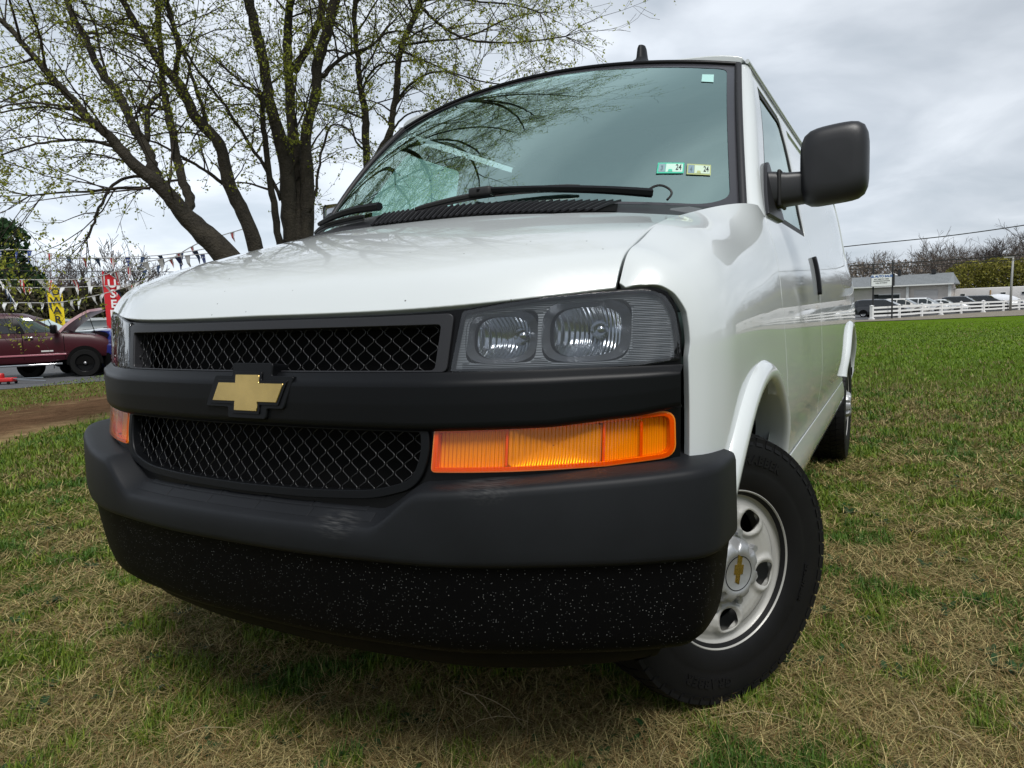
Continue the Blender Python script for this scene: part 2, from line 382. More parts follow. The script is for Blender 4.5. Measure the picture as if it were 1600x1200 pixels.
# chipped lower fascia: black with pale specks of stone chips and mud
def speck_mat():
    m = M_('speckled_black', (.0030, .0030, .0034), .55, spec=.06); t = m.node_tree; b = t.nodes['Principled BSDF']; tcn = t.nodes.new('ShaderNodeTexCoord')
    acc = None
    for sc_, th in ((220, .145), (105, .075)):
        v = t.nodes.new('ShaderNodeTexVoronoi'); v.inputs['Scale'].default_value = sc_; v.inputs['Randomness'].default_value = 1; t.links.new(tcn.outputs['Object'], v.inputs['Vector'])
        l = t.nodes.new('ShaderNodeMath'); l.operation = 'LESS_THAN'; l.inputs[1].default_value = th; t.links.new(v.outputs['Distance'], l.inputs[0])
        s = t.nodes.new('ShaderNodeSeparateColor'); t.links.new(v.outputs['Color'], s.inputs[0]); g = t.nodes.new('ShaderNodeMath'); g.operation = 'GREATER_THAN'; g.inputs[1].default_value = .50; t.links.new(s.outputs[0], g.inputs[0])
        mu = t.nodes.new('ShaderNodeMath'); mu.operation = 'MULTIPLY'; t.links.new(l.outputs[0], mu.inputs[0]); t.links.new(g.outputs[0], mu.inputs[1])
        m2 = t.nodes.new('ShaderNodeMath'); m2.operation = 'MULTIPLY'; t.links.new(mu.outputs[0], m2.inputs[0]); t.links.new(s.outputs[1], m2.inputs[1])
        if acc is None: acc = m2
        else:
            a = t.nodes.new('ShaderNodeMath'); a.operation = 'MAXIMUM'; t.links.new(acc.outputs[0], a.inputs[0]); t.links.new(m2.outputs[0], a.inputs[1]); acc = a
    mi = t.nodes.new('ShaderNodeMix'); mi.data_type = 'RGBA'; t.links.new(acc.outputs[0], mi.inputs[0]); mi.inputs[6].default_value = (.0030, .0030, .0034, 1); mi.inputs[7].default_value = (.46, .465, .46, 1)
    t.links.new(mi.outputs[2], b.inputs['Base Color']); return m
SPECK = speck_mat()
VALANCE = M_('lower_valance', (.0035, .0035, .004), .6, spec=.08)
def add_chips(m, scale, th, gate, col):                        # sparse stone chips / bugs on the paint
    t = m.node_tree; b = t.nodes['Principled BSDF']; tcn = t.nodes.new('ShaderNodeTexCoord'); v = t.nodes.new('ShaderNodeTexVoronoi'); v.inputs['Scale'].default_value = scale; t.links.new(tcn.outputs['Object'], v.inputs['Vector'])
    l = t.nodes.new('ShaderNodeMath'); l.operation = 'LESS_THAN'; l.inputs[1].default_value = th; t.links.new(v.outputs['Distance'], l.inputs[0])
    s = t.nodes.new('ShaderNodeSeparateColor'); t.links.new(v.outputs['Color'], s.inputs[0]); g = t.nodes.new('ShaderNodeMath'); g.operation = 'GREATER_THAN'; g.inputs[1].default_value = gate; t.links.new(s.outputs[0], g.inputs[0])
    mu = t.nodes.new('ShaderNodeMath'); mu.operation = 'MULTIPLY'; t.links.new(l.outputs[0], mu.inputs[0]); t.links.new(g.outputs[0], mu.inputs[1])
    mi = t.nodes.new('ShaderNodeMix'); mi.data_type = 'RGBA'; t.links.new(mu.outputs[0], mi.inputs[0]); mi.inputs[6].default_value = b.inputs['Base Color'].default_value; mi.inputs[7].default_value = (*col, 1); t.links.new(mi.outputs[2], b.inputs['Base Color'])
add_chips(HOODW, 60, .11, .955, (.05, .045, .04))
def add_scuff(m, p, r):                                         # pale rubbed patch on the bumper top
    t = m.node_tree; b = t.nodes['Principled BSDF']; src = b.inputs['Base Color'].links[0].from_socket; tcn = t.nodes.new('ShaderNodeTexCoord')
    mp = t.nodes.new('ShaderNodeMapping'); mp.vector_type = 'POINT'; mp.inputs['Location'].default_value = [-p[i]/r[i] for i in range(3)]; mp.inputs['Scale'].default_value = [1/a for a in r]; t.links.new(tcn.outputs['Object'], mp.inputs['Vector'])
    le = t.nodes.new('ShaderNodeVectorMath'); le.operation = 'LENGTH'; t.links.new(mp.outputs[0], le.inputs[0]); mr = t.nodes.new('ShaderNodeMapRange'); mr.inputs[1].default_value = 1; mr.inputs[2].default_value = .2; t.links.new(le.outputs['Value'], mr.inputs[0])
    n = t.nodes.new('ShaderNodeTexNoise'); n.inputs['Scale'].default_value = 1; n.inputs['Detail'].default_value = 6; ms = t.nodes.new('ShaderNodeMapping'); ms.inputs['Scale'].default_value = (28, 260, 260); ms.inputs['Rotation'].default_value = (0, 0, .5); t.links.new(tcn.outputs['Object'], ms.inputs['Vector']); t.links.new(ms.outputs[0], n.inputs['Vector']); m2 = t.nodes.new('ShaderNodeMapRange'); m2.inputs[1].default_value = .42; m2.inputs[2].default_value = .68; t.links.new(n.outputs['Fac'], m2.inputs[0])
    mu = t.nodes.new('ShaderNodeMath'); mu.operation = 'MULTIPLY'; t.links.new(mr.outputs[0], mu.inputs[0]); t.links.new(m2.outputs[0], mu.inputs[1]); mi = t.nodes.new('ShaderNodeMix'); mi.data_type = 'RGBA'; t.links.new(mu.outputs[0], mi.inputs[0]); t.links.new(src, mi.inputs[6]); mi.inputs[7].default_value = (.060, .060, .060, 1); t.links.new(mi.outputs[2], b.inputs['Base Color'])
add_scuff(GREYBLK, (.60, -.765, .785), (.075, .07, .05)); add_scuff(GREYBLK, (.30, -.86, .70), (.06, .05, .04))
def ribbed(name, col, rough, metal, scale, strength, axis, coat=0.):
    m = M_(name, col, rough, metal, coat); t = m.node_tree; tcn = t.nodes.new('ShaderNodeTexCoord'); w = t.nodes.new('ShaderNodeTexWave'); w.bands_direction = axis; w.inputs['Scale'].default_value = scale
    t.links.new(tcn.outputs['Object'], w.inputs['Vector']); bp = t.nodes.new('ShaderNodeBump'); bp.inputs['Strength'].default_value = strength; bp.inputs['Distance'].default_value = .003
    t.links.new(w.outputs['Fac'], bp.inputs['Height']); t.links.new(bp.outputs[0], t.nodes['Principled BSDF'].inputs['Normal']); return m
HOUSING = ribbed('lamp_housing', (.19, .20, .21), .38, .15, 62, .25, 'Z')
BOWL = ribbed('lamp_bowl', (.55, .57, .60), .18, 1.0, 40, .5, 'X')
BEZEL = M_('smoked_bezel', (.15, .155, .165), .22, metal=.5)
AMBERLENS = glass_mat('amber_lens', (1.0, .55, .05), 1.45, bump=(52, .5, 'X'))
AMBERBACK = ribbed('amber_reflector', (.95, .86, .66), .30, .1, 40, 1.0, 'X')
AMBERBOWL = ribbed('amber_bowl', (.95, .90, .80), .26, .5, 34, .6, 'X')
AMBERRIM = M_('amber_rim', (.75, .20, .012), .2, coat=.8)

van = empty('cargo_van', (0, 0, 0), label='white cargo van with black grille and gold emblem parked nose-on in the grass', cat='van')

# ---------------------------------------------------------------- white panels
def a_at(y, z):
    a = np.linspace(.45, 1.4, 800); return float(a[np.argmin(np.abs(m_fender(np.full(800, y), a)[:, 2]-z))])
ARC_C, ARC_R = (-.04, .50), .452
def arch_pts(cy, cz, r, t0, t1, n=40):
    return [(cy+r*math.cos(t), cz+r*math.sin(t)) for t in np.linspace(t0, t1, n)]
arch = arch_pts(ARC_C[0], ARC_C[1], ARC_R, .26, PI-.36)          # from behind the wheel over to the bumper
fender_loop = ([(-.571, a_at(-.571, 1.142)), (-.568, 1.396), (-.5, 1.3965), (-.39, 1.3965), (-.25, 1.3965), (-.06, 1.397), (.1, 1.398), (.30, 1.398), (.352, 1.372), (.350, 1.13), (.388, .97), (.424, .75), (.436, .615)]
               + arch+[(-.485, .655), (-.523, .69), (-.526, 1.0), (-.522, a_at(-.522, 1.03)), (-.521, a_at(-.521, 1.09)), (-.530, a_at(-.530, 1.126)), (-.541, a_at(-.541, 1.142)), (-.555, a_at(-.555, 1.145))])
for mir in (False, True):
    patch('fender', m_fender, fender_loop, mat=WHITE, parent=van, step=.016, mirror=mir, lip=.004, depth=.02)
def hood_front(x): return float(Gh(np.array(x)))+.002
hx = np.linspace(-.7955, .7955, 61)
hood_loop = [(x, hood_front(x)) for x in hx]+[(.7955, -.5), (.7955, -.3), (.790, -.062), (.72, -.085), (.63, -.115), (.48, -.185), (.24, -.19), (0, -.215)]
hood_loop += [(-x, y) for x, y in reversed(hood_loop[61:-1])]
patch('hood', m_hood, hood_loop, mat=HOODW, parent=van, step=.013, lip=.006, depth=.03)
# front doors and the long rear side panels
g1 = m_glass(np.ones(9), np.linspace(0, 1, 9))
AP = [(float(p[1])+.062, a_of_z(float(p[2]))) for p in g1]       # rear line of the windshield pillar
door_loop = [(.362, 1.36), (.361, 1.13), (.399, .97), (.435, .75), (.447, .625), (1.49, .618), (1.50, 1.40), (1.47, 1.90), (1.42, 1.955), (1.0, 1.968)]+[(y, a) for y, a in AP[::-1] if a > 1.40]
win = rpoly([(.47, 1.412), (1.445, 1.412), (1.425, 1.915), (.925, 1.925), (.90, 1.90)], [.02, .05, .05, .03, .03])
for mir in (False, True):
    d = patch('door', m_side, door_loop, [inset(win, -.012)], mat=WHITE, parent=van, step=.03, mirror=mir, lip=.0035, depth=.03)
    w = patch('door_window', m_side, win, mat=SIDEGLASS, parent=d, step=.06, off=-.008, mirror=mir, lip=.001, depth=.002)
    patch('window_seal', m_side, inset(win, -.011), [inset(win, .016)], mat=RUBBER, parent=d, step=.03, off=-.004, mirror=mir, lip=.002, depth=.012)
    h = patch('door_handle', m_side, rpoly([(1.395, 1.15), (1.43, 1.15), (1.455, 1.31), (1.42, 1.31)], .012), mat=BLACK, parent=d, step=.02, off=.016, mirror=mir, lip=.006, depth=.02)
    ROOF0 = a_of_z(1.985)
    blank = rpoly([(1.62, 1.42), (4.52, 1.42), (4.47, 1.92), (1.60, 1.92)], .06)
    rarch = arch_pts(3.42, .50, .452, .27, PI-.27)
    q_loop = [(1.498, .622), (2.99-.0, .618)]+rarch[::-1]+[(3.87, .62), (4.66, .60), (4.69, 1.0), (4.67, 1.5), (4.60, 1.95), (1.478, 1.96), (1.508, 1.40)]
    q = patch('side_panel', m_side, q_loop, [blank], mat=WHITE, parent=van, step=.035, mirror=mir, lip=.003, depth=.03)
    patch('window_blank', m_side, inset(blank, .002), mat=WHITE, parent=q, step=.06, off=-.007, mirror=mir, lip=.006, depth=.012)
    patch('rocker_panel', m_side, [(.455, .372), (.455, .612), (2.985, .612), (2.97, .372)], mat=WHITE, parent=van, step=.035, mirror=mir, lip=.003, depth=.02)
    # wheel arch flares: a rolled lip swept round each arch
    for cy, mp_, t0, t1 in ((ARC_C[0], lambda y, z: m_fender(y, np.minimum(z, .999)), -.02 if False else .27, PI-.36), (3.42, lambda y, z: m_side(y, _za(z)), .27, PI-.27)):
        rows = []
        for t in np.linspace(t0, t1, 56):
            row = []
            for r, o_ in ((.458, -.004), (.455, .004), (.448, .014), (.438, .022), (.426, .026), (.414, .025), (.406, .018), (.403, .006), (.402, -.03), (.402, -.07)):
                y, z = cy+r*math.cos(t), .50+r*math.sin(t)
                p, n = mapped(mp_, np.array([y]), np.array([z]), o_); row.append(p[0])
            rows.append(row)
        P = np.array(rows)
        if mir: P = P*np.array([-1, 1, 1])
        loft('wheel_arch_flare', P, WHITE, van)
        # dark liner in the wheel well
        rows = [[(s_*(1 if not mir else -1), cy+.445*math.cos(t), .50+.445*math.sin(t)) for s_ in (.955, .55)] for t in np.linspace(.28, PI-.12, 30)]
        loft('wheel_well_liner', rows, DARK, van)
    # windshield pillar
    rows = []
    for v in np.linspace(-.03, 1.0, 16):
        e0 = m_glass(np.array([1.006]), np.array([v]))[0]; z = e0[2]; a = a_of_z(z); e1 = m_side(np.array([e0[1]+.056]), np.array([a]))[0]
        c_ = e0*.45+e1*.55+np.array([.010, -.012, .004])
        rows.append([e0+np.array([-.004, .012, -.01]), e0, e0*.75+c_*.25+np.array([.003, -.006, .002]), c_, e1*.75+c_*.25+np.array([.003, -.003, 0]), e1, e1+np.array([-.012, .006, 0])])
    P = np.array(rows)
    if mir: P = P*np.array([-1, 1, 1])
    loft('windshield_pillar', P, WHITE, van, angle=1.2)
    rf = [(float(p[1])+.022, a_of_z(max(1.968, min(2.1019, float(p[2])+.012)))) for p in m_glass(np.linspace(1, 0, 14), np.ones(14))]
    rf = [(y, a_of_z(1.972)+(A_ROOF-a_of_z(1.972))*k/13) for k, (y, a) in enumerate(rf)]
    patch('roof', m_side, rf+[(4.55, A_ROOF), (4.58, 2.2), (4.58, a_of_z(1.972))], mat=WHITE, parent=van, step=.05, mirror=mir, lip=.004, depth=.02)
    gut = [m_side(np.array([y]), np.array([a_of_z(1.966)]))[0]+np.array([.006, 0, .0]) for y in np.linspace(.86, 4.5, 24)]
    if mir: gut = [g*np.array([-1, 1, 1]) for g in gut]
    MB().tube([m_ for m_ in gut], .008, 8).build('drip_rail', WHITE, van, angle=1)
    # rubber strip along the windshield edge
    st = [m_glass(np.array([1.0]), np.array([v]))[0]+np.array([.004, -.004, .002]) for v in np.linspace(-.04, 1.0, 14)]
    if mir: st = [g*np.array([-1, 1, 1]) for g in st]
    b = MB(); b.tube(st, .012, 8); b.build('pillar_trim', TRIM, van, angle=1)
    # black shell behind the gaps and inside walls of the cab
    patch('inner_shell', m_fender, [(-.50, .5), (-.50, 1.1), (-.52, 1.3), (-.52, 1.399), (-.06, 1.399), (.42, 1.39), (.44, .62)]+[(y, z) for y, z in arch_pts(-.04, .5, .46, .26, PI-.3)], mat=DARK, parent=van, step=.05, off=-.016, lip=0, mirror=mir)
    patch('inner_shell', m_side, [(.3, .5), (.3, 1.36), (.42, 1.40)]+[(y+.02, a) for y, a in AP if a > 1.41]+[(1.0, 1.975), (4.6, 1.975), (4.66, .5)], [inset(win, -.012), rarch+[(2.9, .36), (3.95, .36)][::-1]] if False else [inset(win, -.012)], mat=INTERIOR, parent=van, step=.08, off=-.03, lip=0, mirror=mir)
# rear end and floor
rear = [m_side(np.array([4.66]), np.array([a]))[0] for a in np.linspace(.45, A_ROOF, 30)]
MB().add([tuple(p) for p in rear]+[(-p[0], p[1], p[2]) for p in rear[::-1]], [tuple(range(60))]).build('rear_doors', WHITE, van)
MB().box((0, 2.0, .50), (1.70, 5.1, .12)).box((0, 4.72, .56), (1.86, .14, .18)).box((0, 1.6, .40), (.9, 4.0, .10)).box((0, -.25, .62), (1.0, .8, .5)).build('underbody', DARK, van)

# ---------------------------------------------------------------- windshield
GL = [(u, 0.0) for u in np.linspace(-1, 1, 33)]+[(1, v) for v in np.linspace(.1, .9, 9)]+[(u, 1.0) for u in np.linspace(1, -1, 33)]+[(-1, v) for v in np.linspace(.9, .1, 9)]
ws = patch('windshield', m_glass, GL, mat=GLASS, parent=van, step=.045, lip=0, iso=(.8, .85))
fr_in = rpoly([(-.968, .022), (.968, .022), (.968, .955), (-.968, .955)], [.12, .12, .04, .04], 10)
fr_in = rpoly([(-.968, .06), (-.90, .02), (.90, .02), (.968, .06), (.955, .955), (-.955, .955)], [.05, .1, .1, .05, .04, .04], 6)
patch('windshield_border', m_glass, inset(np.array(GL), .002), [fr_in], mat=FRIT, parent=ws, step=.04, off=.0012, lip=0, iso=(.8, .85))
top = [m_glass(np.array([u]), np.array([1.0]))[0]+np.array([0, .004, .006]) for u in np.linspace(-1, 1, 40)]
MB().tube(top, .010, 8).build('roof_edge_trim', GLOSSBLK, van, angle=1)
def sticker(u0, u1, v0, v1, tilt, border, left, mid, txt, seed):
    def mp_(p, q):                                              # sticker plane -> glass
        uu = u0+(u1-u0)*p; vv = v0+(v1-v0)*q+tilt*p
        return m_glass(uu, vv)
    sq = lambda a, b, c, d: [(a, b), (c, b), (c, d), (a, d)]
    s = patch('inspection_sticker', mp_, sq(0, 0, 1, 1), mat=border, parent=ws, step=.25, off=.003, lip=0)
    patch('sticker_panel', mp_, sq(.05, .12, .30, .88), mat=left, parent=s, step=.3, off=.0036, lip=0)
    patch('sticker_panel', mp_, sq(.32, .12, .95, .88), mat=mid, parent=s, step=.3, off=.0036, lip=0)
    patch('sticker_mark', mp_, [(.40, .14), (.58, .14), (.55, .36), (.43, .36)], mat=border, parent=s, step=.3, off=.0042, lip=0)
    for body, px_, py_, sz, m_ in ((txt, .79, .52, .74, INK), (str(seed), .17, .45, .62, INK2)):
        v, f = text_mesh(body, sz, 0, bold=.012)
        q = np.array([(a.x*.30+px_, a.y+py_) for a in v]); P, _ = mapped(mp_, q[:, 0], q[:, 1], .0046)
        mk('sticker_digits', P, f, m_, s)
INK = M_('ink', (.02, .03, .03), .6); INK2 = M_('faded_ink', (.10, .16, .18), .6)
sticker(.752, .831, .157, .212, .008, M_('sticker_green', (.05, .50, .33), .5), M_('sticker_slate', (.22, .33, .36), .5), M_('sticker_pale', (.52, .72, .62), .5), '24', 3)
sticker(.840, .911, .161, .216, .003, M_('sticker_yellow', (.40, .46, .20), .5), M_('sticker_slate_b', (.20, .30, .36), .5), M_('sticker_pale_b', (.56, .70, .56), .5), '24', 4)
patch('toll_tag', m_glass, [(.854, .805), (.903, .807), (.901, .885), (.852, .88)], mat=M_('tag_film', (.40, .66, .62), .4), parent=ws, step=.1, off=.002, lip=0)
# interior seen through the glass
MB().rbox((0, .33, 1.24), (1.66, .62, .26), .06).rbox((.38, .50, 1.33), (.46, .25, .12), .05).build('dashboard', DASH, van, angle=.6)
st_ = MB(); st_.lathe([(-.012, .175), (0, .19), (.012, .175), (0, .16)], 32, axis='y', close=True); o = st_.build('steering_wheel', RUBBER, van, angle=.8); o.location = (.40, .72, 1.30); o.rotation_euler = (math.radians(-30), 0, 0)
for s_ in (-1, 1):
    b = MB(); b.rbox((.42*s_, 1.22, .98), (.50, .50, .18), .06).rbox((.42*s_, 1.46, 1.36), (.48, .15, .66), .06, M=Matrix.Rotation(-.18, 3, 'X')).rbox((.42*s_, 1.53, 1.78), (.26, .10, .18), .04); b.build('seat', SEATM, van, angle=.6)
MB().add([(-.88, 1.95, .7), (.88, 1.95, .7), (.86, 1.95, 1.35), (.74, 1.95, 1.93), (-.74, 1.95, 1.93), (-.86, 1.95, 1.35)], [tuple(range(6))]).build('bulkhead', INTERIOR, van)
patch('headliner', m_side, [(.93, a_of_z(1.99)), (.80, A_ROOF), (1.95, A_ROOF), (1.95, a_of_z(1.99))], mat=INTERIOR, parent=van, step=.1, off=-.04, lip=0)
patch('headliner', m_side, [(.93, a_of_z(1.99)), (.80, A_ROOF), (1.95, A_ROOF), (1.95, a_of_z(1.99))], mat=INTERIOR, parent=van, step=.1, off=-.04, lip=0, mirror=True)
MB().rbox((0, .70, 1.86), (.24, .03, .07), .012).tube([(0, .72, 1.89), (0, .76, 1.98)], .01, 6).build('rear_view_mirror', RUBBER, van, angle=.6)

# ---------------------------------------------------------------- cowl, wipers, antenna
def cowl_map(p, q):                                             # p = x, q 0 (hood edge) .. 1 (glass)
    yr = np.interp(np.abs(p), [0, .24, .48, .63, .72, .79], [-.205, -.18, -.175, -.105, -.075, -.05]); h = m_hood(p, yr); u = np.clip(p/.862, -1, 1); g = m_glass(u, 0*u+.012)
    b = h+np.array([0, .004, -.006]); r = b+(g-b)*q[:, None]; r[:, 2] += .004*np.sin(PI*np.clip(q, 0, 1)); return r
cw = patch('cowl', cowl_map, [(-.80, .0), (.80, .0), (.84, .5), (.855, 1.0), (-.855, 1.0), (-.84, .5)], mat=TRIM, parent=van, step=.05, lip=.004, depth=.03, iso=(1, .12))
patch('cowl_vent', cowl_map, rpoly([(-.13, .08), (.62, .10), (.58, .8), (-.10, .85)], .05), mat=DARK, parent=cw, step=.06, off=.004, lip=0, iso=(1, .12))
for k in range(38):
    x = -.115+k*.0185
    p = [mapped(cowl_map, np.array([x+dx_]), np.array([q_]), .011)[0][0] for q_, dx_ in ((.04, 0), (.5, .006), (.86, .012))]
    MB().tube(p, .0042, 4).build('vent_slat', TRIM, cw)
def wiper(arm, blade, tip_r=.007):
    b = MB(); b.tube([tuple(p) for p in smooth_path(arm, 5)], list(np.linspace(.013, .008, (len(arm)-1)*5+1)), 6); w = b.build('wiper', BLACK, van, angle=.9)
    P = smooth_path(blade, 5); b = MB()
    for q in range(len(P)-1): pass
    b.tube([tuple(p) for p in P], [.005]+[.0075]*(len(P)-2)+[.005], 6); b.tube([tuple(p-np.array([0, .0, .010])) for p in P], .004, 4); b.build('wiper_blade', RUBBER, w, angle=.9)
    return w
def gp(u, v, o_): return mapped(m_glass, np.array([u]), np.array([v]), o_)[0][0]
w = wiper([gp(.74, .0, .05), gp(.62, .01, .05), gp(.42, .02, .045), gp(.24, .030, .04)], [gp(.03, -.012, .022), gp(.2, .030, .022), gp(.36, .052, .02), gp(.54, .066, .018)])
MB().rbox(gp(.25, .035, .03), (.075, .035, .028), .009).build('blade_clip', RUBBER, w, angle=.6)
MB().tube([tuple(p) for p in smooth_path([gp(.715, .0, .04), gp(.735, .03, .045), gp(.765, .045, .045), gp(.79, .030, .04), gp(.785, -.02, .04)], 6)], .0035, 6).build('washer_hose', RUBBER, w)
w = wiper([gp(-.10, -.02, .05), gp(-.25, -.01, .05), gp(-.42, .0, .045), gp(-.55, .01, .04)], [gp(-.22, -.005, .022), gp(-.45, .012, .022), gp(-.65, .03, .02), gp(-.82, .05, .018)])
ant = MB(); prof = [(0, .060), (.008, .062), (.018, .058), (.032, .047), (.042, .032), (.055, .027), (.090, .022), (.102, .017), (.105, 0.0)]
ant.lathe(prof, 24, axis='z'); ao = ant.build('antenna', GREYBLK, van, angle=.8); ao.location = (.335, 1.03, 2.058); ao.scale = (.78, 1.5, .98)

# ---------------------------------------------------------------- nose: black panel, band, grilles, emblem
HL = np.array([(.529, 1.104), (.605, 1.116), (.675, 1.125), (.75, 1.130), (.805, 1.133), (.851, 1.134), (.882, 1.122), (.8985, 1.09), (.906, 1.04), (.908, .999), (.842, .990), (.76, .987), (.682, .987), (.60, .987), (.511, .989), (.517, 1.03)])
AM = rpoly([(.487, .876), (.63, .880), (.789, .887), (.897, .897), (.899, .812), (.788, .801), (.63, .798), (.484, .797)], [.006, 0, 0, .022, .022, 0, 0, .006])
UG = rpoly([(-.480, .989), (.480, .989), (.490, 1.083), (-.490, 1.083)], .012)
LG = rpoly([(-.458, .873), (-.462, .83), (-.445, .775), (-.36, .750), (-.2, .742), (0, .739), (.2, .742), (.36, .750), (.445, .775), (.462, .83), (.458, .873)], [.01, .05, .06, .06, .05, .05, .05, .06, .06, .05, .01])
HL = rpoly(HL, [.004, 0, 0, 0, .008, .010, .010, .010, .010, .006, 0, 0, 0, 0, .004, 0], 5)
fx = np.linspace(.80, 0, 17)
pan = [(x, float(_zedge(np.array(x)))-.008) for x in fx]; pan = [(.912, .70), (.912, 1.05), (.903, 1.10), (.887, 1.129), (.857, 1.140)]+pan
pan = pan+[(-x, z) for x, z in pan[::-1][1:]]
hl_m = HL*np.array([-1, 1]); am_m = AM*np.array([-1, 1])
fp = patch('grille_surround', m_front, pan, [inset(HL, -.005), inset(hl_m, -.005), inset(AM, -.004), inset(am_m, -.004), UG, LG], mat=GLOSSBLK, parent=van, step=.02, off=-.006, lip=.004, depth=.04)
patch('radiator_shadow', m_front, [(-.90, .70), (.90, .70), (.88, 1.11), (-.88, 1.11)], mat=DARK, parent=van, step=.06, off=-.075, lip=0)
_bp = lin([.870, .876, .881, .889, .93, .966, .9685, .985, .989], [.002, .012, .0175, .0205, .0235, .0245, .0235, .005, .002])
_bw = lin([.40, .47, .70, .84, .90, .93], [0, 0, .004, .018, .030, .034])
def m_band(x, z):                                               # bottom edge climbs towards the ends
    zz = .988-(.988-z)*(.988-.874-_bw(np.abs(x)))/(.988-.874); y = G(x)+lean(x)*(zz-.885)*.6-_bp(z); return np.stack([x+0*z, y, zz], -1)
patch('grille_band', m_band, [(x, .874) for x in np.linspace(-.914, .914, 41)]+[(x, .988) for x in np.linspace(.914, -.914, 41)], mat=BLACK, parent=van, step=.0075, lip=.003, depth=.03, iso=(.5, 1))
UGO = rpoly([(-.501, .9885), (.501, .9885), (.511, 1.101), (.35, 1.099), (-.35, 1.099), (-.511, 1.101)], [.01, .01, .014, 0, 0, .014])
patch('grille_frame', m_front, UGO, [inset(UG, .001)], mat=FRAMEM, parent=fp, step=.016, off=.003, lip=.005, depth=.045)
LGO = inset(LG, -.013); LGO = np.array([(x, min(z, .876)) for x, z in LGO])
patch('grille_frame', m_front, LGO, [inset(LG, .001)], mat=BLACK, parent=fp, step=.016, off=.006, lip=.007, depth=.045)
def wire_mesh(loop, z0, z1, off, name):
    b = MB(); P_, A_, H_ = .0212, .0098, .0175; lo = loop[:, 0].min(); k0 = int(math.floor(lo/P_)); 
    for k in range(k0, -k0+1):
        path = []; n = int((z1-z0)/H_*6)+1
        for i in range(n+1):
            z = z0+(z1-z0)*i/n; ph = (z-z0)/H_; tri = 2*abs((ph % 2)-1)-1; tri = max(-1, min(1, tri*1.5)); x = k*P_+A_*tri*(1 if k % 2 else -1)
            path.append((x, z))
        path = np.array(path); ok = inside(path, loop); seg = []
        for i in range(len(path)+1):
            if i < len(path) and ok[i]: seg.append(i)
            elif len(seg) > 1:
                q = path[seg]; ph = (q[:, 1]-z0)/H_; wob = .0025*np.cos(PI*ph)*(1 if k % 2 else -1)
                p3, nn = mapped(m_front, q[:, 0], q[:, 1], off); p3 = p3+nn*wob[:, None]; b.tube(p3, .0012, 5, cap=False); seg = []
            else: seg = []
    return b.build(name, WIRE, fp, smooth=True)
WIRE = M_('grille_wire', (.020, .020, .021), .34, coat=.15)
wire_mesh(inset(UG, -.004), .984, 1.085, -.016, 'grille_mesh'); wire_mesh(inset(LG, -.004), .735, .878, -.014, 'grille_mesh')
EMX = np.array([.029, .004])
emb = EMX+np.array([(-.035, .9745), (.035, .9745), (.035, .9565), (.106, .9565), (.090, .918), (.034, .918), (.034, .898), (-.034, .898), (-.034, .918), (-.106, .918), (-.090, .9565), (-.035, .9565)])
efr = EMX+np.array([(-.052, 1.000), (.068, 1.000), (.066, .972), (.130, .972), (.106, .905), (.058, .905), (.056, .882), (-.058, .882), (-.058, .905), (-.133, .905), (-.108, .972), (-.050, .972)])
ef = patch('emblem', m_front, rpoly(efr, .006, 3), mat=BLACK, parent=van, step=.012, off=.030, lip=.005, depth=.05)
patch('emblem_bezel', m_front, inset(emb, -.0065), [inset(emb, -.001)], mat=GLOSSBLK, parent=ef, step=.012, off=.033, lip=.002, depth=.005)
patch('emblem_plate', m_front, emb, mat=GOLD, parent=ef, step=.012, off=.035, lip=.003, depth=.007)

